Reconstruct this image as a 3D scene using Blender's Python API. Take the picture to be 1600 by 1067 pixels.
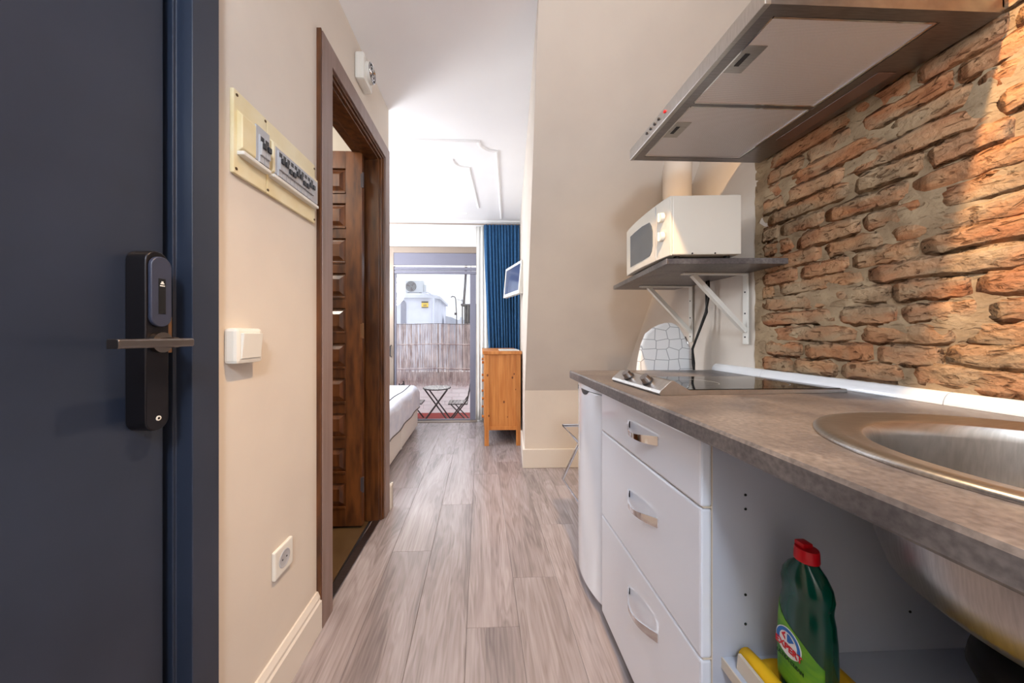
import bpy, bmesh, math, random
from mathutils import Vector, Matrix, noise
random.seed(7)
for o in list(bpy.data.objects): bpy.data.objects.remove(o)
S = bpy.context.scene
C = S.collection
PI = math.pi
R = math.radians

# ------------------------------------------------------------------ camera
cam_d = bpy.data.cameras.new('camera'); cam = bpy.data.objects.new('camera', cam_d); C.objects.link(cam)
cam_d.sensor_width = 36.0; cam_d.lens = 36.0 * 500 / 1600
cam_d.shift_x = 0.02; cam_d.shift_y = -0.0066
cam_d.clip_start = 0.02; cam_d.clip_end = 200
cam.location = (0, 0, 1.07); cam.rotation_euler = (R(90), 0, R(-2.06))
S.camera = cam

# ------------------------------------------------------------------ world: bright overcast sky
w = bpy.data.worlds.new('sky'); S.world = w; w.use_nodes = True
nt = w.node_tree; nt.nodes.clear()
wo = nt.nodes.new('ShaderNodeOutputWorld'); bg = nt.nodes.new('ShaderNodeBackground')
tc = nt.nodes.new('ShaderNodeTexCoord'); sx = nt.nodes.new('ShaderNodeSeparateXYZ')
mr = nt.nodes.new('ShaderNodeMapRange'); mr.inputs['From Min'].default_value = 0; mr.inputs['From Max'].default_value = 1
mr.inputs['To Min'].default_value = 1.0; mr.inputs['To Max'].default_value = 2.6
ns = nt.nodes.new('ShaderNodeTexNoise'); ns.inputs['Scale'].default_value = 4; ns.inputs['Detail'].default_value = 5
cr = nt.nodes.new('ShaderNodeValToRGB'); cr.color_ramp.elements[0].position = .3; cr.color_ramp.elements[1].position = .7
cr.color_ramp.elements[0].color = (.74, .80, .92, 1); cr.color_ramp.elements[1].color = (.98, .98, 1, 1)
mp = nt.nodes.new('ShaderNodeMapping'); mp.inputs['Scale'].default_value = (1, 1, 3)
nt.links.new(tc.outputs['Generated'], mp.inputs[0]); nt.links.new(mp.outputs[0], ns.inputs['Vector'])
nt.links.new(ns.outputs['Fac'], cr.inputs[0]); nt.links.new(cr.outputs[0], bg.inputs['Color'])
nt.links.new(tc.outputs['Generated'], sx.inputs[0]); nt.links.new(sx.outputs['Z'], mr.inputs['Value'])
mm = nt.nodes.new('ShaderNodeMath'); mm.operation = 'MULTIPLY'; mm.inputs[1].default_value = 1.08
nt.links.new(mr.outputs[0], mm.inputs[0]); nt.links.new(mm.outputs[0], bg.inputs['Strength'])
nt.links.new(bg.outputs[0], wo.inputs[0])

# ------------------------------------------------------------------ kitchen ceiling spot, plus unseen fill lights added for the rooms
def lamp(name, loc, power, col, rad, kind='POINT', size=.5, rot=(0, 0, 0)):
    d = bpy.data.lights.new(name, kind); d.energy = power; d.color = col
    if kind == 'AREA': d.shape = 'DISK'; d.size = size
    elif kind == 'SPOT': d.shadow_soft_size = rad; d.spot_size = R(136); d.spot_blend = .8
    else: d.shadow_soft_size = rad
    o = bpy.data.objects.new(name, d); C.objects.link(o); o.location = loc; o.rotation_euler = rot
    return o
lamp('kitchen_ceiling_lamp', (.34, .53, 2.40), 125, (1.0, .64, .33), .022, 'SPOT', rot=(0, R(-14), 0))
lamp('hall_fill_light', (.05, -.75, 2.0), 52, (.76, .87, 1.0), .12)  # cool fill added behind the camera to lift ceiling and drawer fronts
lamp('bedroom_fill_light', (-1.50, 2.75, 1.78), 66, (.95, .97, 1.0), .28)  # unseen light added left of the view to brighten the bedroom
lamp('bathroom_fill_light', (-1.25, 1.30, 2.15), 12, (1.0, .92, .80), .08)  # added light out of sight, brightens the bathroom behind the open door
S.view_settings.view_transform = 'Standard'; S.view_settings.look = 'None'
S.view_settings.gamma = 1; S.view_settings.use_curve_mapping = False
S.view_settings.exposure = 0.27

# ------------------------------------------------------------------ materials
def s2l(c):
    return tuple((x / 12.92 if x <= .04045 else ((x + .055) / 1.055) ** 2.4) for x in [v / 255 for v in c]) + (1,)
MATS = {}
def mat(name, col, rough=.6, metal=0., col2=None, scale=8., detail=4., bump=0., bscale=None, dist=.002, stretch=(1, 1, 1),
        lo=.35, hi=.65, spec=.5, trans=0., coat=0., rnd=0., coords='Object', ior=1.45):
    m = bpy.data.materials.new(name); m.use_nodes = True; MATS[name] = m
    n = m.node_tree.nodes; l = m.node_tree.links; b = n['Principled BSDF']
    b.inputs['Base Color'].default_value = s2l(col); b.inputs['Roughness'].default_value = rough
    b.inputs['Metallic'].default_value = metal; b.inputs['Specular IOR Level'].default_value = spec
    b.inputs['Transmission Weight'].default_value = trans; b.inputs['Coat Weight'].default_value = coat; b.inputs['IOR'].default_value = ior
    if coat: b.inputs['Coat Roughness'].default_value = .08
    t = n.new('ShaderNodeTexCoord'); mpn = n.new('ShaderNodeMapping'); mpn.inputs['Scale'].default_value = stretch
    if coords == 'World':
        g = n.new('ShaderNodeNewGeometry'); l.new(g.outputs['Position'], mpn.inputs[0])
    else: l.new(t.outputs[coords], mpn.inputs[0])
    src = mpn.outputs[0]
    if rnd:
        oi = n.new('ShaderNodeObjectInfo'); mu = n.new('ShaderNodeVectorMath'); mu.operation = 'SCALE'
        cb = n.new('ShaderNodeCombineXYZ')
        for i in range(3): l.new(oi.outputs['Random'], cb.inputs[i])
        l.new(cb.outputs[0], mu.inputs[0]); mu.inputs['Scale'].default_value = 37.
        ad = n.new('ShaderNodeVectorMath'); ad.operation = 'ADD'; l.new(src, ad.inputs[0]); l.new(mu.outputs[0], ad.inputs[1]); src = ad.outputs[0]
    colout = None
    if col2:
        no = n.new('ShaderNodeTexNoise'); no.inputs['Scale'].default_value = scale; no.inputs['Detail'].default_value = detail
        l.new(src, no.inputs['Vector'])
        rp = n.new('ShaderNodeValToRGB'); rp.color_ramp.elements[0].position = lo; rp.color_ramp.elements[1].position = hi
        rp.color_ramp.elements[0].color = s2l(col); rp.color_ramp.elements[1].color = s2l(col2)
        l.new(no.outputs['Fac'], rp.inputs[0]); colout = rp.outputs[0]
    if rnd and col2:
        hs = n.new('ShaderNodeHueSaturation'); mr_ = n.new('ShaderNodeMapRange'); mr_.inputs['To Min'].default_value = 1 - rnd; mr_.inputs['To Max'].default_value = 1 + rnd
        l.new(oi.outputs['Random'], mr_.inputs['Value']); l.new(mr_.outputs[0], hs.inputs['Value']); l.new(colout, hs.inputs['Color']); colout = hs.outputs[0]
    if colout: l.new(colout, b.inputs['Base Color'])
    if bump:
        nb = n.new('ShaderNodeTexNoise'); nb.inputs['Scale'].default_value = bscale or scale; nb.inputs['Detail'].default_value = 6
        l.new(src, nb.inputs['Vector']); bp = n.new('ShaderNodeBump'); bp.inputs['Strength'].default_value = bump; bp.inputs['Distance'].default_value = dist
        l.new(nb.outputs['Fac'], bp.inputs['Height']); l.new(bp.outputs[0], b.inputs['Normal'])
    return m
M_wall = mat('cream plaster', (222, 212, 200), .75, col2=(215, 205, 194), scale=3, bump=.15, bscale=14, dist=.004)
M_white = mat('white ceiling paint', (248, 248, 249), .8, col2=(244, 244, 246), scale=2)
M_bwall = mat('white bedroom paint', (236, 234, 232), .8, col2=(230, 228, 227), scale=2)
M_base = mat('cream gloss skirting', (226, 218, 208), .45)
M_navy = mat('navy door paint', (42, 50, 67), .34, col2=(37, 45, 61), scale=5, bump=.08, bscale=60, dist=.0006, spec=.6)
M_black = mat('black rubber', (14, 14, 16), .5)
M_lock = mat('black anodised metal', (38, 36, 40), .28, .6)
M_lockpod = mat('graphite plastic', (58, 62, 80), .35, .1)
M_nickel = mat('dark nickel', (130, 122, 118), .28, 1.)
M_brass = mat('brown brass', (150, 112, 80), .4, .8)
M_plastic = mat('white plastic', (228, 226, 219), .35)
M_yelp = mat('yellowed plastic', (234, 224, 192), .4, col2=(226, 210, 166), scale=10)
M_greyp = mat('grey breaker plastic', (178, 180, 186), .4)
M_dark = mat('dark plastic', (40, 40, 46), .35)
M_screw = mat('rusty screw', (90, 66, 36), .5, .5)
M_case = mat('brown painted casing', (141, 119, 112), .4, col2=(128, 106, 98), scale=5, stretch=(8, 8, .6), spec=.5)
M_oak = mat('dark varnished wood', (104, 62, 30), .32, col2=(62, 33, 16), scale=6, detail=6, stretch=(6, 6, .8), bump=.15, bscale=18, dist=.001, coat=.3)
M_oakd = mat('panelled door wood', (118, 70, 34), .35, col2=(74, 40, 20), scale=6, detail=6, stretch=(5, 5, 1.), bump=.15, bscale=18, dist=.001, coat=.3, rnd=.12)
M_steel = mat('brushed steel', (190, 188, 186), .32, 1., col2=(176, 174, 172), scale=30, stretch=(1, 12, 1))
M_steeld = mat('hood steel', (150, 147, 148), .32, 1., col2=(135, 132, 134), scale=30, stretch=(1, 12, 1))
M_chrome = mat('chrome', (225, 226, 230), .08, 1.)
M_enamel = mat('white appliance enamel', (232, 236, 246), .16, coat=.5)
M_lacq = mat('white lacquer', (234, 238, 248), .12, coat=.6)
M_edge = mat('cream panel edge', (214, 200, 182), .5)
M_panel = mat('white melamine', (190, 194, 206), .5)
M_steelfilter = None
M_glassb = mat('black ceramic glass', (8, 8, 10), .05, spec=.35)
M_mw = mat('cream white appliance', (212, 207, 196), .4)
M_mwwin = mat('grey oven window', (92, 100, 108), .18)
M_tile = mat('white glazed tile', (238, 240, 244), .12, coat=.4)
M_pine = mat('pine', (206, 138, 74), .45, col2=(184, 112, 52), scale=5, detail=5, stretch=(9, 9, .7), bump=.06, bscale=12, dist=.001)
M_knot = mat('pine knot', (108, 58, 28), .5)
M_blue = mat('blue curtain cloth', (50, 98, 142), .85, col2=(40, 84, 128), scale=20, stretch=(1, 1, 6))
M_sheer = mat('white curtain cloth', (236, 236, 232), .85)
M_bed = mat('white bedspread cloth', (222, 225, 236), .85, col2=(206, 211, 226), scale=12, bump=.3, bscale=30, dist=.004)
M_bedb = mat('white bed base cloth', (228, 224, 218), .85)
M_pipe = mat('grey piping', (96, 92, 90), .8)
M_screen = mat('tv screen', (40, 62, 104), .15)
M_alu = mat('taupe aluminium', (150, 136, 124), .4, .3)
M_shutter = mat('grey roller shutter', (122, 122, 138), .5)
M_reed = mat('dry reed', (206, 190, 184), .9, col2=(160, 140, 136), scale=14, stretch=(1, 1, .3), coords='World')
M_wire = mat('dark wire', (70, 60, 58), .7)
M_ext = mat('white outdoor render', (204, 206, 218), .9, col2=(194, 196, 210), scale=2)
M_par = mat('white painted block', (246, 243, 243), .9)
M_extg = mat('grey outdoor render', (196, 198, 206), .9, col2=(182, 184, 194), scale=2)
M_red = mat('red terrace tile', (158, 62, 54), .7, col2=(140, 50, 46), scale=6)
M_ironp = mat('black painted iron', (36, 30, 32), .5)
M_mosaic = mat('mosaic top', (212, 206, 200), .6, col2=(90, 84, 86), scale=60, lo=.48, hi=.52, coords='World')
M_acw = mat('air conditioner white', (176, 180, 186), .5)
M_acd = mat('fan grille grey', (104, 106, 112), .6)
M_sign = mat('yellow sign', (232, 190, 40), .6)
M_signd = mat('dark sign band', (70, 62, 60), .6)
M_rust = mat('dark weathered metal', (70, 62, 66), .7)
M_cloth = mat('yellow cloth', (246, 190, 20), .75, bump=.2, bscale=120, dist=.001)
M_green = mat('green soap liquid', (0, 66, 52), .14, coat=.3)
M_red2 = mat('red cap', (196, 16, 30), .3)
M_lab = mat('green printed label', (120, 176, 40), .4, col2=(70, 140, 46), scale=14, stretch=(1, 1, 3), coords='World')
M_labb = mat('label blue', (40, 110, 190), .4)
M_labw = mat('label white', (240, 240, 240), .4)
M_labr = mat('label red', (214, 24, 40), .4)
M_labg = mat('label dark green', (14, 66, 24), .4)
M_bath = mat('brown bathroom floor', (98, 76, 50), .45, col2=(80, 60, 38), scale=4)
M_bathw = mat('bathroom wall paint', (208, 202, 194), .7)
M_wplas = mat('right plaster', (222, 213, 203), .75, col2=(214, 204, 193), scale=3, bump=.3, bscale=9, dist=.006)
M_cable = mat('black cable', (24, 22, 22), .5)

def link(m, a, b): m.node_tree.links.new(a, b)
# laminate oak plank floor
def make_floor_mat():
    m = bpy.data.materials.new('grey oak laminate'); m.use_nodes = True; n = m.node_tree.nodes; b = n['Principled BSDF']
    t = n.new('ShaderNodeTexCoord'); oi = n.new('ShaderNodeObjectInfo')
    cb = n.new('ShaderNodeCombineXYZ'); mu = n.new('ShaderNodeMath'); mu.operation = 'MULTIPLY'; mu.inputs[1].default_value = 41
    link(m, oi.outputs['Random'], mu.inputs[0]); [link(m, mu.outputs[0], cb.inputs[i]) for i in range(3)]
    ad = n.new('ShaderNodeVectorMath'); link(m, t.outputs['Object'], ad.inputs[0]); link(m, cb.outputs[0], ad.inputs[1])
    mp = n.new('ShaderNodeMapping'); mp.inputs['Scale'].default_value = (5, .6, 1); link(m, ad.outputs[0], mp.inputs[0])
    n1 = n.new('ShaderNodeTexNoise'); n1.inputs['Scale'].default_value = 1.6; n1.inputs['Detail'].default_value = 3; n1.inputs['Distortion'].default_value = 1.2
    link(m, mp.outputs[0], n1.inputs['Vector'])
    wv = n.new('ShaderNodeMath'); wv.operation = 'MULTIPLY'; wv.inputs[1].default_value = 60; link(m, n1.outputs['Fac'], wv.inputs[0])
    sn = n.new('ShaderNodeMath'); sn.operation = 'SINE'; link(m, wv.outputs[0], sn.inputs[0])
    mp2 = n.new('ShaderNodeMapping'); mp2.inputs['Scale'].default_value = (90, 4, 1); link(m, ad.outputs[0], mp2.inputs[0])
    n2 = n.new('ShaderNodeTexNoise'); n2.inputs['Scale'].default_value = 1.5; n2.inputs['Detail'].default_value = 6; link(m, mp2.outputs[0], n2.inputs['Vector'])
    mx = n.new('ShaderNodeMath'); mx.operation = 'MULTIPLY_ADD'; mx.inputs[1].default_value = .035; link(m, sn.outputs[0], mx.inputs[0])
    k1 = n.new('ShaderNodeMath'); k1.operation = 'MULTIPLY_ADD'; k1.inputs[1].default_value = .32; k1.inputs[2].default_value = .115; link(m, n2.outputs['Fac'], k1.inputs[0])
    k2 = n.new('ShaderNodeMath'); k2.operation = 'MULTIPLY_ADD'; k2.inputs[1].default_value = .45; link(m, n1.outputs['Fac'], k2.inputs[0]); link(m, k1.outputs[0], k2.inputs[2]); link(m, k2.outputs[0], mx.inputs[2])
    rp = n.new('ShaderNodeValToRGB'); e = rp.color_ramp.elements
    e[0].position = .36; e[0].color = s2l((122, 113, 114)); e[1].position = .68; e[1].color = s2l((180, 172, 175))
    x = e.new(.5); x.color = s2l((154, 144, 145))
    link(m, mx.outputs[0], rp.inputs[0])
    hs = n.new('ShaderNodeHueSaturation'); ml = n.new('ShaderNodeMapRange'); ml.inputs['To Min'].default_value = .9; ml.inputs['To Max'].default_value = 1.1
    link(m, oi.outputs['Random'], ml.inputs['Value']); link(m, ml.outputs[0], hs.inputs['Value']); link(m, rp.outputs[0], hs.inputs['Color'])
    link(m, hs.outputs[0], b.inputs['Base Color']); b.inputs['Roughness'].default_value = .25; b.inputs['Specular IOR Level'].default_value = .9
    bp = n.new('ShaderNodeBump'); bp.inputs['Strength'].default_value = .06; bp.inputs['Distance'].default_value = .0006
    link(m, n2.outputs['Fac'], bp.inputs['Height']); link(m, bp.outputs[0], b.inputs['Normal'])
    return m
M_floor = make_floor_mat()
# bricks and mortar
def make_brick_mat(mortar=False):
    m = bpy.data.materials.new('lime mortar' if mortar else 'old handmade brick'); m.use_nodes = True; n = m.node_tree.nodes; b = n['Principled BSDF']
    g = n.new('ShaderNodeNewGeometry'); P = g.outputs['Position']
    def nz(s, d=6, dis=0., st=None):
        a = n.new('ShaderNodeTexNoise'); a.inputs['Scale'].default_value = s; a.inputs['Detail'].default_value = d; a.inputs['Distortion'].default_value = dis
        if st:
            mp = n.new('ShaderNodeMapping'); mp.inputs['Scale'].default_value = st; link(m, P, mp.inputs[0]); link(m, mp.outputs[0], a.inputs['Vector'])
        else: link(m, P, a.inputs['Vector'])
        return a.outputs['Fac']
    def ramp(src, *st):
        r = n.new('ShaderNodeValToRGB'); e = r.color_ramp.elements; e[0].position, e[0].color = st[0][0], s2l(st[0][1]); e[1].position, e[1].color = st[-1][0], s2l(st[-1][1])
        for p, c in st[1:-1]: q = e.new(p); q.color = s2l(c)
        link(m, src, r.inputs[0]); return r.outputs[0]
    def mix(f, a, c, mode='MIX'):
        x = n.new('ShaderNodeMix'); x.data_type = 'RGBA'; x.blend_type = mode
        if isinstance(f, float): x.inputs[0].default_value = f
        else: link(m, f, x.inputs[0])
        link(m, a, x.inputs[6]); link(m, c, x.inputs[7]); return x.outputs[2]
    mort = ramp(nz(14), (.3, (136, 114, 90)), (.7, (178, 156, 126)))
    if not mortar:
        oi = n.new('ShaderNodeObjectInfo')
        base = ramp(nz(16, 7, .4, (1, .6, 1.3)), (.32, (132, 80, 52)), (.5, (174, 122, 84)), (.68, (196, 156, 116)))
        tint = ramp(oi.outputs['Random'], (.0, (188, 150, 114)), (.35, (174, 112, 76)), (.7, (190, 154, 122)), (1., (160, 100, 72)))
        base = mix(.42, base, tint)
        f = n.new('ShaderNodeMapRange'); f.inputs['From Min'].default_value = .42; f.inputs['From Max'].default_value = .60; f.inputs['To Max'].default_value = .85
        link(m, nz(9, 8, .5, (1, .7, 1.6)), f.inputs['Value']); col = mix(f.outputs[0], base, mort)
    else: col = mort
    pit = n.new('ShaderNodeMapRange'); pit.inputs['From Min'].default_value = .57; pit.inputs['From Max'].default_value = .72
    link(m, nz(52, 8, 1.2, (1, .55, 1.2)), pit.inputs['Value'])
    k = ramp(nz(30), (.0, (84, 50, 30)), (1., (96, 60, 36))); pf = n.new('ShaderNodeMath'); pf.operation = 'MULTIPLY'; pf.inputs[1].default_value = .25 if mortar else .7
    link(m, pit.outputs[0], pf.inputs[0]); col = mix(pf.outputs[0], col, k)
    link(m, col, b.inputs['Base Color']); b.inputs['Roughness'].default_value = .95; b.inputs['Specular IOR Level'].default_value = .15
    h1 = nz(26, 8, .3, (1, .7, 1.2)); h2 = nz(95, 5)
    ad = n.new('ShaderNodeMath'); ad.operation = 'MULTIPLY_ADD'; ad.inputs[1].default_value = .45; link(m, h2, ad.inputs[0]); link(m, h1, ad.inputs[2])
    sb = n.new('ShaderNodeMath'); sb.operation = 'SUBTRACT'; link(m, ad.outputs[0], sb.inputs[0]); 
    q = n.new('ShaderNodeMath'); q.operation = 'MULTIPLY'; q.inputs[1].default_value = .5; link(m, pit.outputs[0], q.inputs[0]); link(m, q.outputs[0], sb.inputs[1])
    bp = n.new('ShaderNodeBump'); bp.inputs['Strength'].default_value = .9; bp.inputs['Distance'].default_value = .013 if not mortar else .006
    link(m, sb.outputs[0], bp.inputs['Height']); link(m, bp.outputs[0], b.inputs['Normal'])
    return m
M_brick = make_brick_mat(); M_mortar = make_brick_mat(True)
# worktop: mottled grey-brown laminate
def make_worktop_mat():
    m = bpy.data.materials.new('stone laminate worktop'); m.use_nodes = True; n = m.node_tree.nodes; b = n['Principled BSDF']
    t = n.new('ShaderNodeTexCoord')
    a = n.new('ShaderNodeTexNoise'); a.inputs['Scale'].default_value = 7; a.inputs['Detail'].default_value = 8; a.inputs['Distortion'].default_value = .6
    c = n.new('ShaderNodeTexNoise'); c.inputs['Scale'].default_value = 110; c.inputs['Detail'].default_value = 4
    link(m, t.outputs['Object'], a.inputs['Vector']); link(m, t.outputs['Object'], c.inputs['Vector'])
    r = n.new('ShaderNodeValToRGB'); e = r.color_ramp.elements; e[0].position = .36; e[0].color = s2l((92, 87, 88)); e[1].position = .66; e[1].color = s2l((128, 121, 118))
    link(m, a.outputs['Fac'], r.inputs[0])
    r2 = n.new('ShaderNodeValToRGB'); e = r2.color_ramp.elements; e[0].position = .35; e[0].color = s2l((120, 120, 124)); e[1].position = .65; e[1].color = s2l((255, 255, 255))
    link(m, c.outputs['Fac'], r2.inputs[0])
    x = n.new('ShaderNodeMix'); x.data_type = 'RGBA'; x.blend_type = 'MULTIPLY'; x.inputs[0].default_value = .5
    link(m, r.outputs[0], x.inputs[6]); link(m, r2.outputs[0], x.inputs[7]); link(m, x.outputs[2], b.inputs['Base Color'])
    b.inputs['Roughness'].default_value = .36; b.inputs['Specular IOR Level'].default_value = .5
    bp = n.new('ShaderNodeBump'); bp.inputs['Strength'].default_value = .15; bp.inputs['Distance'].default_value = .0008
    link(m, c.outputs['Fac'], bp.inputs['Height']); link(m, bp.outputs[0], b.inputs['Normal'])
    return m
M_top = make_worktop_mat()
# perforated grease filter
def make_filter_mat():
    m = bpy.data.materials.new('perforated filter mesh'); m.use_nodes = True; n = m.node_tree.nodes; b = n['Principled BSDF']
    t = n.new('ShaderNodeTexCoord'); v = n.new('ShaderNodeTexVoronoi'); v.inputs['Scale'].default_value = 300; v.inputs['Randomness'].default_value = 0
    link(m, t.outputs['Object'], v.inputs['Vector'])
    r = n.new('ShaderNodeValToRGB'); e = r.color_ramp.elements; e[0].position = .2; e[0].color = s2l((150, 148, 150)); e[1].position = .42; e[1].color = s2l((236, 234, 236))
    link(m, v.outputs['Distance'], r.inputs[0]); link(m, r.outputs[0], b.inputs['Base Color'])
    b.inputs['Metallic'].default_value = .35; b.inputs['Roughness'].default_value = .42
    return m
M_filter = make_filter_mat()
def make_iron_mat():
    m = bpy.data.materials.new('hexagon print cover'); m.use_nodes = True; n = m.node_tree.nodes; b = n['Principled BSDF']
    t = n.new('ShaderNodeTexCoord'); mp = n.new('ShaderNodeMapping'); mp.inputs['Scale'].default_value = (1, 0, 1.25); link(m, t.outputs['Object'], mp.inputs[0])
    v = n.new('ShaderNodeTexVoronoi'); v.feature = 'DISTANCE_TO_EDGE'; v.inputs['Scale'].default_value = 15; v.inputs['Randomness'].default_value = .35
    link(m, mp.outputs[0], v.inputs['Vector'])
    r = n.new('ShaderNodeValToRGB'); e = r.color_ramp.elements; e[0].position = .012; e[0].color = s2l((160, 160, 162)); e[1].position = .04; e[1].color = s2l((236, 236, 236))
    link(m, v.outputs['Distance'], r.inputs[0]); link(m, r.outputs[0], b.inputs['Base Color']); b.inputs['Roughness'].default_value = .8
    return m
M_iron = make_iron_mat()
# thin window glass: mostly clear with a mirror sheen
def make_glass():
    m = bpy.data.materials.new('clear window glass'); m.use_nodes = True; n = m.node_tree.nodes; n.clear()
    o = n.new('ShaderNodeOutputMaterial'); tr = n.new('ShaderNodeBsdfTransparent'); gl = n.new('ShaderNodeBsdfGlossy'); gl.inputs['Roughness'].default_value = .02
    f = n.new('ShaderNodeFresnel'); f.inputs['IOR'].default_value = 1.45; x = n.new('ShaderNodeMixShader')
    tr.inputs[0].default_value = (.97, .98, .98, 1)
    link(m, f.outputs[0], x.inputs[0]); link(m, tr.outputs[0], x.inputs[1]); link(m, gl.outputs[0], x.inputs[2]); link(m, x.outputs[0], o.inputs[0])
    return m
M_glass = make_glass()

# ------------------------------------------------------------------ mesh helpers
ORG = {}
class MB:
    """collects shapes in world coordinates (through matrix xf) and builds one mesh object"""
    def __init__(s, xf=None): s.v = []; s.f = []; s.xf = xf
    def add(s, vs, fs):
        k = len(s.v); s.v += [s.xf @ Vector(p) if s.xf else Vector(p) for p in vs]; s.f += [tuple(i + k for i in f) for f in fs]; return s
    def box(s, x0, x1, y0, y1, z0, z1, b=0.):
        if b <= 0:
            return s.add([(x, y, z) for z in (z0, z1) for y in (y0, y1) for x in (x0, x1)],
                         [(0, 2, 3, 1), (4, 5, 7, 6), (0, 1, 5, 4), (2, 6, 7, 3), (0, 4, 6, 2), (1, 3, 7, 5)])
        b = min(b, (x1 - x0) * .49, (y1 - y0) * .49, (z1 - z0) * .49)
        bm = bmesh.new(); bmesh.ops.create_cube(bm, size=1)
        for q in bm.verts: q.co = Vector(((x0 + x1) / 2 + q.co.x * (x1 - x0), (y0 + y1) / 2 + q.co.y * (y1 - y0), (z0 + z1) / 2 + q.co.z * (z1 - z0)))
        bmesh.ops.bevel(bm, geom=list(bm.edges), offset=b, segments=2, affect='EDGES', profile=.6)
        return s.bm(bm)
    def bm(s, bm):
        bm.verts.index_update(); s.add([q.co[:] for q in bm.verts], [tuple(q.index for q in f.verts) for f in bm.faces]); bm.free(); return s
    def prism(s, pts, axis, a0, a1):
        """extrude a 2-D outline along an axis; pts are the other two coordinates in x,y,z order"""
        def P(p, a):
            return {'x': (a, p[0], p[1]), 'y': (p[0], a, p[1]), 'z': (p[0], p[1], a)}[axis]
        n = len(pts); return s.add([P(p, a0) for p in pts] + [P(p, a1) for p in pts],
            [tuple(range(n))[::-1], tuple(range(n, 2 * n))] + [(i, (i + 1) % n, n + (i + 1) % n, n + i) for i in range(n)])
    def cyl(s, p0, p1, r0, r1=None, n=16, caps=True):
        r1 = r0 if r1 is None else r1; p0 = Vector(p0); p1 = Vector(p1); d = (p1 - p0).normalized()
        u = d.orthogonal().normalized(); w_ = d.cross(u)
        vs = [(p + (u * math.cos(2 * PI * i / n) + w_ * math.sin(2 * PI * i / n)) * r)[:] for p, r in ((p0, r0), (p1, r1)) for i in range(n)]
        fs = [(i, (i + 1) % n, n + (i + 1) % n, n + i) for i in range(n)]
        if caps: fs += [tuple(range(n))[::-1], tuple(range(n, 2 * n))]
        return s.add(vs, fs)
    def tube(s, pts, r, n=8, closed=False):
        pts = [Vector(p) for p in pts]; vs = []; m_ = len(pts); u = None
        for i, p in enumerate(pts):
            a = pts[i - 1] if (i or closed) else p; b = pts[(i + 1) % m_] if (i < m_ - 1 or closed) else p
            d = (b - a).normalized()
            u = d.orthogonal().normalized() if u is None else (u - d * u.dot(d)).normalized()
            w_ = d.cross(u); vs += [(p + (u * math.cos(2 * PI * k / n) + w_ * math.sin(2 * PI * k / n)) * r)[:] for k in range(n)]
        fs = [(i * n + k, i * n + (k + 1) % n, (i + 1) % m_ * n + (k + 1) % n, (i + 1) % m_ * n + k) for i in range(m_ if closed else m_ - 1) for k in range(n)]
        if not closed: fs += [tuple(range(n))[::-1], tuple(range((m_ - 1) * n, m_ * n))]
        return s.add(vs, fs)
    def lathe(s, prof, cx, cy, n=48, ex=1., ey=1., cap0=False, cap1=False):
        vs = [(cx + ex * r * math.cos(2 * PI * i / n), cy + ey * r * math.sin(2 * PI * i / n), z) for r, z in prof for i in range(n)]
        fs = [(j * n + i, j * n + (i + 1) % n, (j + 1) * n + (i + 1) % n, (j + 1) * n + i) for j in range(len(prof) - 1) for i in range(n)]
        if cap0: fs.append(tuple(range(n))[::-1])
        if cap1: fs.append(tuple(range((len(prof) - 1) * n, len(prof) * n)))
        return s.add(vs, fs)
    def grid(s, fn, nu, nv):
        vs = [fn(i / nu, j / nv) for j in range(nv + 1) for i in range(nu + 1)]
        return s.add(vs, [(j * (nu + 1) + i, j * (nu + 1) + i + 1, (j + 1) * (nu + 1) + i + 1, (j + 1) * (nu + 1) + i) for j in range(nv) for i in range(nu)])
    def build(s, name, m, parent=None, smooth=False, label=None, thick=0., bevel=0., origin=None):
        o_ = Vector((0, 0, 0))
        if parent is not None: o_ = ORG[parent.name]
        me_o = Vector(origin) if origin is not None else o_
        if parent is None and origin is None and s.v:
            lo = [min(p[i] for p in s.v) for i in range(3)]; hi = [max(p[i] for p in s.v) for i in range(3)]
            me_o = Vector(((lo[0] + hi[0]) / 2, (lo[1] + hi[1]) / 2, lo[2]))
        me = bpy.data.meshes.new(name); me.from_pydata([(p - me_o)[:] for p in s.v], [], s.f)
        b = bmesh.new(); b.from_mesh(me); bmesh.ops.recalc_face_normals(b, faces=b.faces); b.to_mesh(me); b.free()
        me.materials.append(m); ob = bpy.data.objects.new(name, me); C.objects.link(ob)
        if parent is not None: ob.parent = parent; ob.location = me_o - o_
        else: ob.location = me_o
        ORG[ob.name] = me_o
        if smooth:
            for p in me.polygons: p.use_smooth = True
            if smooth != 'all':
                try: me.set_sharp_from_angle(angle=R(38))
                except Exception: pass
        if thick: q = ob.modifiers.new('thickness', 'SOLIDIFY'); q.thickness = thick; q.offset = 0
        if bevel: q = ob.modifiers.new('bevel', 'BEVEL'); q.width = bevel; q.segments = 2; q.limit_method = 'ANGLE'
        if label: ob['label'] = label
        return ob
def tag(o, label, cat, group=None, kind=None):
    o['label'] = label; o['category'] = cat
    if group: o['group'] = group
    if kind: o['kind'] = kind
    return o
def thing(name, loc, label, cat, group=None, kind=None):
    o = bpy.data.objects.new(name, None); C.objects.link(o); o.location = loc; o.empty_display_size = .05
    ORG[o.name] = Vector(loc); return tag(o, label, cat, group, kind)
def struct(o, label, cat='structure'):
    o['kind'] = 'structure'; o['label'] = label; o['category'] = cat; return o
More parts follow.
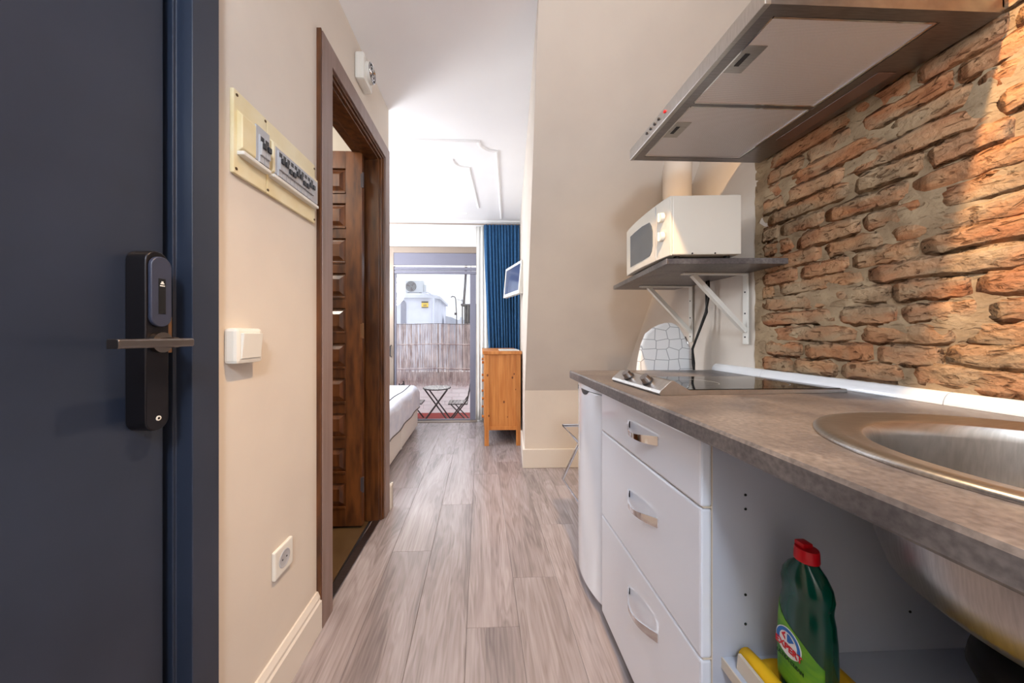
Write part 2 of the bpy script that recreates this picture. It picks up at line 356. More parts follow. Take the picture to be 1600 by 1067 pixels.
def text(parent, body, size, mtx, m, name='lettering', squeeze=1., ext=.0004):
    cu = bpy.data.curves.new(name, 'FONT'); cu.body = body; cu.size = size; cu.extrude = ext; cu.align_x = 'CENTER'; cu.align_y = 'CENTER'; cu.offset = size * .02
    to = bpy.data.objects.new('tmp', cu); C.objects.link(to); bpy.context.view_layer.update()
    me = bpy.data.meshes.new_from_object(to.evaluated_get(bpy.context.evaluated_depsgraph_get())); bpy.data.objects.remove(to)
    me.name = name; me.materials.clear(); me.materials.append(m); me.transform(Matrix.Diagonal((squeeze, 1, 1, 1))); me.transform(mtx)
    o_ = ORG[parent.name]; me.transform(Matrix.Translation(-o_)); ob = bpy.data.objects.new(name, me); C.objects.link(ob); ob.parent = parent
    ORG[ob.name] = o_; return ob
# frame of the left wall: local x = out of the wall into the hall, y = along the wall, z up
LX = Matrix.Translation((-.63, 0, 0)) @ Matrix.Rotation(-math.atan(.032), 4, 'Z')
def LP(x, y, z): return (LX @ Vector((x, y, z)))[:]
CEIL = 2.46

# ================================================================== SETTING
# floor with laminate planks
fl = struct(MB().box(-2.95, 1.3, -1.45, 4.0, -.06, -.0085).build('floor', M_dark), 'grey oak laminate floor running from the hall into the bedroom', 'floor')
ORG[fl.name] = Vector(fl.location)
pw, plen = .192, 1.285
pm = MB().box(-pw / 2 + .0004, pw / 2 - .0004, -plen / 2 + .0004, plen / 2 - .0004, -.008, 0, .0012).build('plank', M_floor, origin=(0, 0, 0))
first = True
offs = [0, .43, .86, .2, .66, 1.05]
for i in range(22):
    xc = 1.20 - pw * i
    if xc < -2.85: break
    y0 = -1.40 - offs[i % 6] * 1.0
    while y0 < 3.95:
        a = max(y0, -1.40); b = min(y0 + plen, 3.97)
        in_hall = xc > -.62
        if b - a > .05 and (in_hall or b > 2.05):
            if not in_hall: a = max(a, 2.0)
            p = pm if first else pm.copy()
            if not first: C.objects.link(p)
            first = False; p.parent = fl
            p.scale = (1, (b - a) / plen, 1)
            p.location = Vector((xc, (a + b) / 2, 0)) - fl.location
        y0 += plen
# ceiling
ce = struct(MB().box(-2.95, 1.3, -1.45, 4.1, CEIL, CEIL + .08).build('ceiling', M_white), 'plain white ceiling over hall and bedroom', 'ceiling')
def xs(y): return .24 + .097 * (y - 1.32)
def mould(pts, w_=.028, h=.014):
    mb = MB(); prof = [(-w_ / 2, 0), (-w_ / 2, -h * .5), (-w_ * .2, -h), (w_ * .2, -h), (w_ / 2, -h * .5), (w_ / 2, 0)]
    P = [Vector((p[0], p[1], 0)) for p in pts]; vs = []
    for i, p in enumerate(P):
        d = ((P[i] - P[i - 1]).normalized() if i else Vector((0, 0, 0))) + ((P[i + 1] - P[i]).normalized() if i < len(P) - 1 else Vector((0, 0, 0)))
        d.normalize(); nrm = Vector((-d.y, d.x, 0)); vs += [(p.x + nrm.x * q, p.y + nrm.y * q, CEIL + .001 + z) for q, z in prof]
    n = len(prof); fs = [(i * n + k, i * n + k + 1, (i + 1) * n + k + 1, (i + 1) * n + k) for i in range(len(P) - 1) for k in range(n - 1)]
    mb.add(vs, fs); return mb
def notch(x0, y0, x1, y1, n=8):
    # concave quarter curve between (x0,y0) and (x1,y1)
    out = []
    for i in range(n + 1):
        t = i / n * PI / 2; out.append((x0 + (x1 - x0) * math.sin(t), y0 + (y1 - y0) * (1 - math.cos(t))) if False else (x1 - (x1 - x0) * math.cos(t), y1 - (y1 - y0) * (1 - math.sin(t))))
    return out
tr1 = struct(mould([(-2.6, 2.30), (-.032, 2.30)] + notch(-.01, 2.30, .115, 2.42) + [(.125, 2.42), (.255, 3.80)] ).build('trim_1', M_white, smooth=True), 'outer white plaster moulding with notched corner on bedroom ceiling', 'moulding')
tr2 = struct(mould([(-2.4, 2.545), (-.243, 2.545)] + notch(-.22, 2.545, -.10, 2.665) + [(-.091, 2.668), (-.014, 3.50)], .024, .012).build('trim_2', M_white, smooth=True), 'inner white plaster moulding with notched corner on bedroom ceiling', 'moulding')
tr3 = struct(mould([(-2.4, 3.68), (-.15, 3.67)], .024, .012).build('trim_3', M_white, smooth=True), 'white plaster moulding line nearest the balcony door', 'moulding')
cor = MB().prism([(3.95, CEIL), (3.89, CEIL), (3.90, CEIL - .012), (3.925, CEIL - .02), (3.94, CEIL - .05), (3.95, CEIL - .055)], 'x', -2.8, .50)
struct(cor.build('trim_4', M_white, smooth=True), 'white cornice along the top of the window wall', 'cornice')

# left wall with two door openings
wl = MB(LX)
D1a, D1b, D1h = -.35, .745, 2.16      # entrance door opening (outer edge of frame)
D2a, D2b, D2h = 1.262, 1.890, 2.105   # bathroom opening
wl.box(-.14, 0, -1.45, D1a, 0, CEIL).box(-.14, 0, D1a, D1b, D1h, CEIL).box(-.14, 0, D1b, D2a, 0, CEIL).box(-.14, 0, D2a, D2b, D2h, CEIL).box(-.14, 0, D2b, 2.005, 0, CEIL)
struct(wl.build('wall_left', M_wall), 'cream plastered left wall of the hall with two door openings', 'wall')
struct(MB().box(-2.95, -.72, 1.96, 2.03, 0, CEIL).build('wall_bedroom_side', M_bwall), 'white partition between bathroom and bedroom', 'wall')
struct(MB().box(-2.95, 1.3, -1.52, -1.45, 0, CEIL).build('wall_back', M_wall), 'cream wall behind the viewer', 'wall')
struct(MB().box(-3.02, -2.95, 2.0, 4.0, 0, CEIL).build('wall_bedroom_left', M_bwall), 'white left wall of the bedroom', 'wall')
# bathroom shell
struct(MB().box(-2.3, -.765, .9, 1.96, -.04, -.004).box(-.765, -.64, 1.262, 1.95, -.04, -.0035).build('floor_bathroom', M_bath), 'brown bathroom floor behind the open door', 'floor')
struct(MB().box(-2.36, -2.3, .85, 1.96, -.04, 2.3).build('wall_bathroom_left', M_bathw), 'pale bathroom wall facing the hall', 'wall')
struct(MB().box(-2.36, -.765, .84, .9, -.04, 2.3).build('wall_bathroom_near', M_bathw), 'pale near bathroom wall', 'wall')
struct(MB().box(-2.3, -.765, 1.935, 1.958, -.012, 2.3).build('wall_bathroom_far', M_bathw), 'grey bathroom wall seen above the open door', 'wall')
struct(MB().box(-2.36, -.765, .84, 1.96, 2.3, 2.34).build('ceiling_bathroom', M_white), 'white bathroom ceiling', 'ceiling')
# skirting boards on the left wall: plate plus narrower bevelled top
def skirting(mb, y0, y1):
    mb.prism([(0, 0), (.018, 0), (.018, .105), (.0135, .112), (.0135, .122), (.006, .140), (0, .140)], 'y', y0, y1); return mb
struct(skirting(MB(LX), D1b, D2a - .076).build('baseboard_left', M_base), 'cream stepped skirting board between entrance and bathroom door', 'skirting')
sk = MB(LX).prism([(0, 0), (.022, 0), (.022, .14), (.014, .15), (0, .15)], 'y', D2b + .080, 2.027).box(-.14, .022, 2.005, 2.027, 0, .15)
struct(sk.build('baseboard_corner', M_base, bevel=.002), 'short cream skirting at the wall corner beyond the bathroom door', 'skirting')

# right wall: mortar bed with bricks, plaster beyond
XW = 1.14
def wob(y, z, s=.006): return -.0055 + noise.noise(Vector((y * 6, z * 9, 3.1))) * s + noise.noise(Vector((y * 31, z * 37, 9))) * .003
wr = MB(); wr.grid(lambda u, v: (XW - .001 + wob(-.4 + u * 1.68, .85 + v * 1.61), -.4 + u * 1.68, .85 + v * 1.61), 110, 110)
wr.box(XW + .012, XW + .14, -1.45, 3.2, 0, CEIL)
wrr = struct(wr.build('wall_right', M_mortar, smooth='all'), 'exposed brick right wall above the worktop with mortar joints', 'wall')
struct(MB().box(XW - .012, XW + .013, -1.45, -.4, 0, CEIL).build('wall_right_plaster', M_wall), 'cream plaster on the right wall behind the viewer', 'wall')
edge = [(.90, 1.185), (.935, 1.195), (.98, 1.208), (1.03, 1.188), (1.08, 1.196), (1.13, 1.176), (1.19, 1.198), (1.25, 1.186), (1.31, 1.206), (1.37, 1.198), (1.44, 1.204), (1.50, 1.188), (1.56, 1.204), (1.62, 1.214), (1.68, 1.206), (1.74, 1.228), (1.80, 1.235), (1.88, 1.225), (1.96, 1.243), (2.06, 1.235), (2.18, 1.25), (2.30, 1.24), (2.46, 1.25)]
ed = [(.0, 1.18)]
for i in range(len(edge) - 1):
    for k in range(4):
        t = k / 4; z_ = edge[i][0] + (edge[i + 1][0] - edge[i][0]) * t; y_ = edge[i][1] + (edge[i + 1][1] - edge[i][1]) * t
        ed.append((z_, y_ + noise.noise(Vector((z_ * 40, 2, 5))) * .008))
ed.append(edge[-1])
pl = MB(); n_ = len(ed)
cols = [(0, .014), (.004, .002), (.014, -.003), (.05, -.004)]   # (dy from ragged edge, dx from wall)
vs = []
for z_, y_ in ed:
    for dy, dx in cols: vs.append((XW + dx, y_ + dy, z_))
    for k in range(1, 13):
        yy = y_ + .05 + (2.62 - y_ - .05) * k / 12; vs.append((XW - .004 + noise.noise(Vector((yy * 4, z_ * 4, 0))) * .006, yy, z_))
m_ = len(cols) + 12
fs = [(i * m_ + k, i * m_ + k + 1, (i + 1) * m_ + k + 1, (i + 1) * m_ + k) for i in range(n_ - 1) for k in range(m_ - 1)]
pl.add(vs, fs)
plo = struct(pl.build('wall_right_far', M_wplas, smooth='all'), 'cream plaster beyond the ragged edge of the brickwork', 'wall')
# bricks
def brick_mesh(k):
    nu, nv = 9, 4; rr = random.Random(100 + k); off = rr.random() * 50
    vs = []; fs = []
    for j in range(nv + 1):
        for i in range(nu + 1):
            u, v = i / nu, j / nv
            eu = min(u, 1 - u) * nu; ev = min(v, 1 - v) * nv
            d = 0.
            if eu < .5: d += .003
            if ev < .5: d += .003
            if eu < .5 and ev < .5: d += .003
            yy = (u - .5) + (rr.random() - .5) * .03; zz = (v - .5) + (rr.random() - .5) * (.1 if ev > .5 else .12)
            if ev < .5: zz += (rr.random() - .5) * .04
            elif eu > .5 and (ev < 1.2): zz *= 1.35
            if eu < .5 and ev < .5: yy *= .985; zz *= .95
            vs.append((d + noise.noise(Vector((u * 5 + off, v * 2, off))) * .0045 + (rr.random() - .5) * .0016, yy, zz))
    for j in range(nv):
        for i in range(nu): a = j * (nu + 1) + i; fs.append((a, a + nu + 1, a + nu + 2, a + 1))
    me = bpy.data.meshes.new('brick'); me.from_pydata(vs, [], fs)
    # skirt going back into the wall
    b = bmesh.new(); b.from_mesh(me); be = [e for e in b.edges if e.is_boundary]
    r = bmesh.ops.extrude_edge_only(b, edges=be)
    for q in r['geom']:
        if isinstance(q, bmesh.types.BMVert): q.co.x = .045
    bmesh.ops.recalc_face_normals(b, faces=b.faces); b.to_mesh(me); b.free()
    for p in me.polygons: p.use_smooth = True
    me.materials.append(M_brick); return me
bms = [brick_mesh(k) for k in range(14)]
rb = random.Random(5); z_ = .934; row = 0
while z_ < 2.42:
    ph = .0555 + (rb.random() - .5) * .004; h = ph - .005; y_ = -.38 + rb.random() * .15
    while y_ < 1.24:
        L_ = rb.choice([.13, .14, .15, .20, .26, .27, .28, .19, .145])
        ye = min(y_ + L_, 1.245)
        if ye - y_ > .04 and ye > -.05:
            o = bpy.data.objects.new('brick', rb.choice(bms)); C.objects.link(o); o.parent = wrr
            hh = h * (.92 + rb.random() * .14)
            o.scale = (1, ye - y_, hh * 1.17)
            o.location = Vector((XW - .0095 + (rb.random() - .5) * .003, (y_ + ye) / 2, z_ + ph / 2 + (rb.random() - .5) * .003 + .004 * math.sin(y_ * 4 + row))) - wrr.location
            o.rotation_euler = ((rb.random() - .5) * .05, 0, (rb.random() - .5) * .015)
        y_ = ye + .005 + rb.random() * .008
    z_ += ph; row += 1
# sloping attic wall (solid), its left flank follows the bedroom's right wall
YB = 2.57
zt = CEIL; yt = YB - .715 * (zt - .62)
sl = MB()
vs = [(xs(YB), YB, 0), (xs(YB), YB, .62), (xs(yt), yt, zt), (xs(3.95), 3.95, zt), (xs(3.95), 3.95, 0)]
vs += [(1.22, p[1], p[2]) for p in vs]
sl.add(vs, [(0, 1, 2, 3, 4), (9, 8, 7, 6, 5), (0, 5, 6, 1), (1, 6, 7, 2), (2, 7, 8, 3), (3, 8, 9, 4), (4, 9, 5, 0)])
struct(sl.build('wall_sloped', M_wall), 'cream sloping attic wall behind the kitchen, leaning over from its foot', 'wall')
bb = MB().prism([(xs(YB) - .02, YB - .018), (1.11, YB - .018), (1.11, YB), (xs(YB), YB), (xs(3.9), 3.92), (xs(3.9) - .018, 3.92)], 'z', 0, .150)
struct(bb.build('baseboard_right', M_base, bevel=.003), 'cream skirting at the foot of the sloping wall', 'skirting')

# window wall with opening
wf = MB(); WX0, WX1, WZ = -1.125, -.035, 2.155; YW = 3.95
wf.box(-2.95, WX0, YW, YW + .16, 0, CEIL).box(WX1, .8, YW, YW + .16, 0, CEIL).box(WX0, WX1, YW, YW + .16, WZ, CEIL).box(WX0, WX1, YW, YW + .16, -.6, -.06)
struct(wf.build('wall_far', M_bwall), 'white wall at the far end with the balcony door', 'wall')
wn = thing('window_1', (-.58, YW + .05, 0), 'sliding balcony door with taupe frame and half lowered grey shutter', 'window', kind='structure')
f = MB().box(WX0, WX1, YW + .02, YW + .10, WZ - .075, WZ, .004).box(WX0, WX0 + .065, YW + .02, YW + .10, 0, WZ - .07, .004).box(WX1 - .012, WX1, YW + .02, YW + .10, 0, WZ - .07, .004).box(WX0, WX1, YW - .03, YW + .12, -.0, .008, .002)
f.build('window_frame', M_alu, wn)
f = MB().box(-1.062, -1.035, YW + .045, YW + .07, .008, 1.86, .003).box(-.125, -.05, YW + .045, YW + .07, .008, 1.86, .003).box(-1.062, -.05, YW + .046, YW + .069, .008, .020, .002)
f.build('sash_frame', M_shutter, wn)
MB().box(-1.035, -.125, YW + .055, YW + .059, .018, 1.84).build('pane', M_glass, wn)
f = MB(); zz = 2.078
for hgt in (.152,): f.box(-1.06, -.047, YW + .022, YW + .04, zz - hgt + .003, zz, .004); zz -= hgt
f.build('shutter', M_shutter, wn, label='grey lowered shutter slats')
MB().box(-1.06, -.047, YW + .018, YW + .042, 1.912, 1.922).build('shutter_rail', M_plastic, wn)
f = MB().box(-1.06, -.047, YW + .03, YW + .06, 1.868, 1.905, .004).box(-1.06, -.047, YW + .035, YW + .07, 1.826, 1.862, .004)
f.build('shutter_bottom_bar', M_shutter, wn)
MB().tube([(-1.09, YW + .02, .80), (-1.09, YW - .02, .81), (-1.09, YW - .02, .93), (-1.09, YW + .02, .94)], .007).build('pull_handle', M_dark, wn)

# tiled quarter-round along the back of the worktop
tq = thing('trim_5', (1.12, .6, .902), 'white glazed quarter-round tile trim between worktop and brick wall', 'tile trim', kind='structure')
for a, b in ((1.228, 1.49), (.727, 1.226), (.226, .725), (-.275, .224), (-.49, -.277)):
    pr = [(XW - .004, .9025)] + [(XW - .004 - .030 * math.sin(t * PI / 2 / 6), .9025 + .030 * math.cos(t * PI / 2 / 6)) for t in range(7)]
    pr = [(XW - .004, .9025), (XW - .004, .9325), (XW - .014, .932), (XW - .022, .928), (XW - .029, .920), (XW - .033, .910), (XW - .034, .9025)]
    MB().prism(pr, 'y', a, b).build('tile', M_tile, tq, smooth=True)

# ------------------------------------------------------------------ entrance door (door_1)
d1 = thing('door_1', LP(0, .2, 0), 'closed navy blue entrance door with black electronic lock, at the left', 'door', kind='structure')
FR = [(-.012, .67), (-.012, .676), (.020, .678), (.020, .742), (.012, .747), (-.10, .747), (-.10, .67)]
f = MB(LX).prism(FR, 'z', 0, 2.16).box(-.10, .020, -.35, .747, 2.09, 2.162, .003).box(-.10, .020, -.352, -.28, 0, 2.09, .003)
f.build('door_frame', M_navy, d1, bevel=.0015)
MB(LX).box(-.062, -.012, -.275, .651, .008, 2.085, .003).build('door_leaf', M_navy, d1)
MB(LX).box(-.10, -.05, .655, .669, .0, 2.09).build('gap_shade', M_black, d1, label='black rubber seal in the door gap')  # shade of the recessed rebate, put in as a black strip
# lock: escutcheon (stadium outline), reader pod, handle
def stadium(y0, y1, z0, z1, n=10):
    r = (y1 - y0) / 2; yc = (y0 + y1) / 2
    return [(yc + r * math.cos(t * PI / n), z1 - r + r * math.sin(t * PI / n)) for t in range(n + 1)] + [(yc + r * math.cos(PI + t * PI / n), z0 + r + r * math.sin(PI + t * PI / n)) for t in range(n + 1)]
lk = MB(LX).prism(stadium(.585, .626, .896, 1.222), 'x', -.013, .024).build('lock_case', M_lock, d1, smooth=True, bevel=.002)
MB(LX).prism(stadium(.588, .6245, 1.084, 1.212), 'x', .0242, .031).build('card_reader', M_lockpod, lk, smooth=True, bevel=.0015, label='raised oval card reader on the lock')
MB(LX).box(.0308, .0316, .600, .6125, 1.108, 1.172).build('reader_window', M_black, lk)
MB(LX).box(.0315, .0320, .602, .6105, 1.158, 1.160).box(.0315, .0320, .603, .6095, 1.162, 1.164).box(.0315, .0320, .6045, .608, 1.164, 1.167).build('reader_mark', M_plastic, lk)
f = MB(LX).cyl((.0245, .606, .918), (.0255, .606, .918), .0045, n=20); f.build('indicator_ring', M_plastic, lk)
MB(LX).cyl((.0250, .606, .918), (.026, .606, .918), .0022, n=12).build('indicator_dot', M_black, lk)
hd = MB(LX).cyl((.0242, .606, 1.056), (.034, .606, 1.056), .0185, n=28).cyl((.034, .606, 1.056), (.058, .606, 1.056), .0095, n=20).build('door_handle', M_nickel, d1, smooth=True, label='dark nickel lever handle')
MB(LX).prism([(.0, 0)] and [(.056, 1.0485), (.073, 1.0485), (.0755, 1.051), (.0755, 1.061), (.073, 1.0635), (.056, 1.0635)], 'y', .500, .622).build('lever', M_nickel, hd, bevel=.0012)
f = MB(LX).box(-.010, .006, .642, .650, 1.035, 1.105, .001); f.build('latch_plate', M_brass, d1, label='brown latch plate at the door edge')
# fine scratches on the leaf
sc = MB(LX).box(-.0121, -.0117, .412, .428, 1.377, 1.3778).box(-.0121, -.0117, .42, .432, 1.3775, 1.3785)
sc.build('scratch', M_case, d1)

# ------------------------------------------------------------------ bathroom door (door_2)
d2 = thing('door_2', LP(0, 1.57, 0), 'open dark wooden bathroom door with raised panels and brown casing', 'door', kind='structure')
cw = .074
f = MB(LX)
f.prism([(D2a - cw, 0), (D2a, 0), (D2a, D2h), (D2b, D2h), (D2b, 0), (D2b + cw, 0), (D2b + cw, D2h + cw), (D2a - cw, D2h + cw)], 'x', .0, .020)
f.build('door_casing', M_case, d2, bevel=.002)
f = MB(LX).box(.0, .0165, D2a - cw - .006, D2a - cw, 0, D2h + cw + .004); f.build('wood_edge', M_oak, d2)
# wooden lining with stepped moulding inside the casing
for nm, pts in (('jamb', None),):
    j = MB(LX)
    for (a, b) in ((.0, .013), (.013, .026)):
        pass
    def ring(x0, x1, in0, in1):
        return [(D2a + in0, -.0), (D2a + in1, -.0), (D2a + in1, D2h - in1), (D2b - in1, D2h - in1), (D2b - in1, 0), (D2b - in0, 0), (D2b - in0, D2h - in0), (D2a + in0, D2h - in0)]
    MB(LX).prism(ring(0, 0, .0005, .012), 'x', -.14, .012).build('door_lining', M_oak, d2, bevel=.002)
    MB(LX).prism(ring(0, 0, .012, .024), 'x', -.135, .004).build('lining_step', M_oak, d2, bevel=.003)
    MB(LX).prism(ring(0, 0, .024, .032), 'x', -.085, -.010).build('door_stop', M_oak, d2, bevel=.002)
MB(LX).box(-.045, -.004, D2a + .001, D2b - .001, -.012, .005, .002).build('threshold', M_steeld, d2, label='dull metal threshold strip')
# leaf, opened at right angles into the bathroom; local x = along leaf from hinge (to -X), z up
y0, y1 = 1.795, 1.83; lx0, lx1 = -1.345, -.652
leaf = thing('door_leaf', (-.66, y0, 0), '', ''); del leaf['label']; del leaf['category']
leaf.parent = d2; leaf.location = Vector((-.66, y0, 0)) - ORG['door_2']
# stiles and rails as one frame, with each raised panel a piece of its own
colsx = [(-.742 - .138, -.742), (-.742 - .138 * 2 - .058, -.742 - .138 - .058), (-.742 - .138 * 3 - .116, -.742 - .138 * 2 - .116)]
rows = [(.118 + .1932 * k, .118 + .1932 * k + .132) for k in range(10)]
fr = MB(); zs = [.012] + [q for r_ in rows for q in r_] + [2.085]
fr.box(-.742, lx1, y0, y1, .012, 2.085); fr.box(lx0, colsx[2][0], y0, y1, .012, 2.085)
for a in (0, 1): fr.box(colsx[a + 1][1], colsx[a][0], y0, y1, .012, 2.085)
for (cx0, cx1) in colsx:
    for k in range(0, len(zs), 2): fr.box(cx0, cx1, y0 + .0005, y1 - .0005, zs[k], zs[k + 1])
    for (r0, r1) in rows: # sill moulding round each panel
        fr.box(cx0, cx1, y0 - .005, y0 + .006, r0 - .008, r0 + .004); fr.box(cx0, cx1, y0 + .012, y1 - .01, r0, r1)
fr.build('leaf_frame', M_oakd, leaf, bevel=.0015)
def raised(cx, cz, w_, h):
    mb = MB(); a, b = w_ / 2, h / 2
    lv = [(1, 1, .0), (.80, .80, -.003), (.76, .76, -.004), (.52, .50, -.014), (.52, .50, -.014)]
    vs = []; fs = []
    for (sx_, sz_, dy) in lv: vs += [(cx - a * sx_, y0 + .012 + dy, cz - b * sz_), (cx + a * sx_, y0 + .012 + dy, cz - b * sz_), (cx + a * sx_, y0 + .012 + dy, cz + b * sz_), (cx - a * sx_, y0 + .012 + dy, cz + b * sz_)]
    for k in range(3):
        for i in range(4): fs.append((k * 4 + i, k * 4 + (i + 1) % 4, k * 4 + 4 + (i + 1) % 4, k * 4 + 4 + i))
    fs.append((12, 13, 14, 15)); return mb.add(vs, fs)
pproto = raised(-.66, 0, .138, .132).build('panel', M_oakd, leaf, origin=(-.66, y0, 0))
k_ = 0
for (cx0, cx1) in colsx:
    for (r0, r1) in rows:
        p = pproto if k_ == 0 else pproto.copy()
        if k_: C.objects.link(p)
        p.parent = leaf; p.location = ((cx0 + cx1) / 2 + .66, 0, (r0 + r1) / 2); k_ += 1
for hz in (.20, 1.05, 1.88):
    h_ = MB().cyl((-.645, y0 - .005, hz), (-.645, y0 - .005, hz + .085), .005, n=10).box(-.660, -.645, y0 - .002, y0, hz + .005, hz + .08)
    h_.build('hinge', M_rust if hz != 1.05 else M_brass, leaf)

# ================================================================== THINGS ON THE LEFT WALL
t = thing('light_switch', LP(0, .82, .995), 'square white light switch on the cream wall beside the navy door', 'switch')
MB(LX).box(0, .032, .777, .863, 1.000, 1.086, .008).build('switch_box', M_plastic, t)
f = MB(LX); f.add([(.032, .789, 1.012), (.032, .853, 1.012), (.032, .853, 1.074), (.032, .789, 1.074), (.0345, .789, 1.012), (.0345, .853, 1.012), (.041, .853, 1.074), (.041, .789, 1.074)],
      [(0, 1, 2, 3), (4, 5, 6, 7), (0, 1, 5, 4), (1, 2, 6, 5), (2, 3, 7, 6), (3, 0, 4, 7)])
f.build('rocker', M_plastic, t, bevel=.0015)
t = thing('wall_socket', LP(0, .985, .36), 'white round-well power socket low on the cream wall', 'socket')
f = MB(LX).box(0, .012, .942, 1.026, .358, .442, .005)
f.build('socket_plate', M_plastic, t)
f = MB(LX); vs = []; n_ = 32
for r_, x_ in ((.026, .0121), (.024, .0135), (.0215, .0125), (.0205, .0122)): vs += [(x_, .984 + r_ * math.cos(2 * PI * i / n_), .400 + r_ * math.sin(2 * PI * i / n_)) for i in range(n_)]
f.add(vs, [(j * n_ + i, j * n_ + (i + 1) % n_, (j + 1) * n_ + (i + 1) % n_, (j + 1) * n_ + i) for j in range(3) for i in range(n_)] + [tuple(range(3 * n_, 4 * n_))])
f.build('socket_well', M_greyp, t, smooth=True, label='grey round socket well')
for dy in (-.0095, .0095): MB(LX).cyl((.0118, .984 + dy, .400), (.0128, .984 + dy, .400), .0026, n=10).build('pin_hole', M_black, t)

t = thing('fuse_box', LP(0, .97, 1.46), 'yellowed plastic fuse box with two covers and black breakers, above the switch', 'fuse box')
q0, qs, q1, fz0, fz1 = .795, .910, 1.155, 1.463, 1.668
MB(LX).box(0, .010, q0, qs - .001, fz0, fz1, .003).build('cover_plate', M_yelp, t)
MB(LX).box(0, .010, qs + .001, q1, fz0, fz1, .003).build('cover_plate', M_yelp, t)
# raised stepped middle sections
def hump(a, b, z0, z1, d=.024):
    return MB(LX).prism([(.009, z0), (d, z0 + .010), (d, z1 - .014), (.009, z1)], 'y', a, b)
h1_ = hump(q0 + .010, qs - .006, fz0 + .055, fz1 - .045).build('raised_cover', M_yelp, t, bevel=.002)
h2_ = hump(qs + .006, q1 - .008, fz0 + .055, fz1 - .045).build('raised_cover', M_yelp, t, bevel=.002)
MB(LX).box(.009, .028, q0 + .010, qs - .006, fz0 + .048, fz0 + .058, .003).build('lower_lip', M_plastic, t)
MB(LX).box(.009, .028, qs + .006, q1 - .008, fz0 + .048, fz0 + .058, .003).build('lower_lip', M_plastic, t)
MB(LX).box(.021, .0245, qs - .060, qs - .010, fz0 + .062, fz1 - .052).build('breaker_slot', M_greyp, t)
MB(LX).box(.021, .0245, qs + .014, q1 - .012, fz0 + .062, fz1 - .066).build('breaker_slot', M_greyp, t)
bz = 1.552
def breaker(a, b, lever_z):
    m1 = MB(LX).box(.022, .029, a, b - .001, bz - .030, bz + .042, .001).box(.029, .034, a, b - .001, bz - .012, bz + .022, .001).build('breaker', M_greyp, t)
    MB(LX).box(.034, .039, a + .002, b - .003, lever_z - .006, lever_z + .008, .001).build('toggle', M_dark, m1)
    MB(LX).box(.0291, .0296, a + .002, b - .003, bz + .026, bz + .038).build('marking', M_dark, m1)
for a, lz in ((qs - .052, bz + .012), (qs - .034, bz + .012)): breaker(a, a + .017, lz)
for i in range(10):
    a = qs + .022 + i * .0178; breaker(a, a + .0172, bz + (.012 if i in (0, 1, 4, 5, 8, 9) else .001))
for (q, z_) in ((q0 + .010, fz1 - .012), (q0 + .008, fz0 + .012), (qs - .006, fz1 - .010), (qs + .004, fz0 + .010), (q1 - .006, fz1 - .014), (q1 - .006, fz0 + .012)):
    MB(LX).cyl((.0095, q, z_), (.0115, q, z_), .0035, n=10).build('screw', M_screw, t)

t = thing('wall_sensor', LP(0, 1.56, 2.27), 'white wall sensor with a round silver grille above the bathroom door', 'sensor')
MB(LX).box(0, .045, 1.505, 1.615, 2.262, 2.388, .012).build('housing', M_plastic, t)
MB(LX).cyl((.044, 1.56, 2.325), (.062, 1.56, 2.325), .045, .044, n=28).build('collar', M_plastic, t, smooth=True)
MB(LX).cyl((.062, 1.56, 2.325), (.0635, 1.56, 2.325), .042, n=28).build('grille_back', M_dark, t)
for r_ in (.040, .027, .014):
    MB(LX).tube([(.0645, 1.56 + r_ * math.cos(2 * PI * i / 24), 2.325 + r_ * math.sin(2 * PI * i / 24)) for i in range(24)], .0024, 6, True).build('grille_ring', M_chrome, t)

# ================================================================== KITCHEN
# worktop with sink cut-out
SX, SY, SR = .80, .365, .262
WXF, WXB, WT, WB = .424, 1.128, .902, .866
wt = MB()
ang = sorted([2 * PI * i / 48 for i in range(48)] + [math.atan2(b - SY, a - SX) % (2 * PI) for a in (WXF, WXB) for b in (.04, .70)])
def rect(t_):
    c_, s_ = math.cos(t_), math.sin(t_); k = min([q for q in [(WXF - SX) / c_ if c_ < -1e-9 else 9, (WXB - SX) / c_ if c_ > 1e-9 else 9, (.04 - SY) / s_ if s_ < -1e-9 else 9, (.70 - SY) / s_ if s_ > 1e-9 else 9]])
    return (SX + c_ * k, SY + s_ * k)
n_ = len(ang); cvs = [(SX + SR * math.cos(a), SY + SR * math.sin(a)) for a in ang]; rvs = [rect(a) for a in ang]
vs = [(p[0], p[1], WT) for p in cvs] + [(p[0], p[1], WT) for p in rvs] + [(p[0], p[1], WB) for p in cvs] + [(p[0], p[1], WB) for p in rvs]
fs = []
for i in range(n_):
    j = (i + 1) % n_
    fs += [(i, j, n_ + j, n_ + i), (2 * n_ + i, 3 * n_ + i, 3 * n_ + j, 2 * n_ + j), (i, 2 * n_ + i, 2 * n_ + j, j)]
    if abs(rvs[i][0] - WXF) < 1e-6 and abs(rvs[j][0] - WXF) < 1e-6 or abs(rvs[i][0] - WXB) < 1e-6 and abs(rvs[j][0] - WXB) < 1e-6: fs.append((n_ + i, n_ + j, 3 * n_ + j, 3 * n_ + i))
wt.add(vs, fs); wt.box(WXF, WXB, -.49, .04, WB, WT).box(WXF, WXB, .70, 1.49, WB, WT)
# thin rounded nosing on the front edge
wt.prism([(WXF, WB), (WXF - .003, WB + .004), (WXF - .003, WT - .006), (WXF, WT)], 'y', -.49, 1.49)
tag(wt.build('worktop', M_top), 'mottled grey-brown laminate kitchen worktop running along the brick wall', 'worktop')

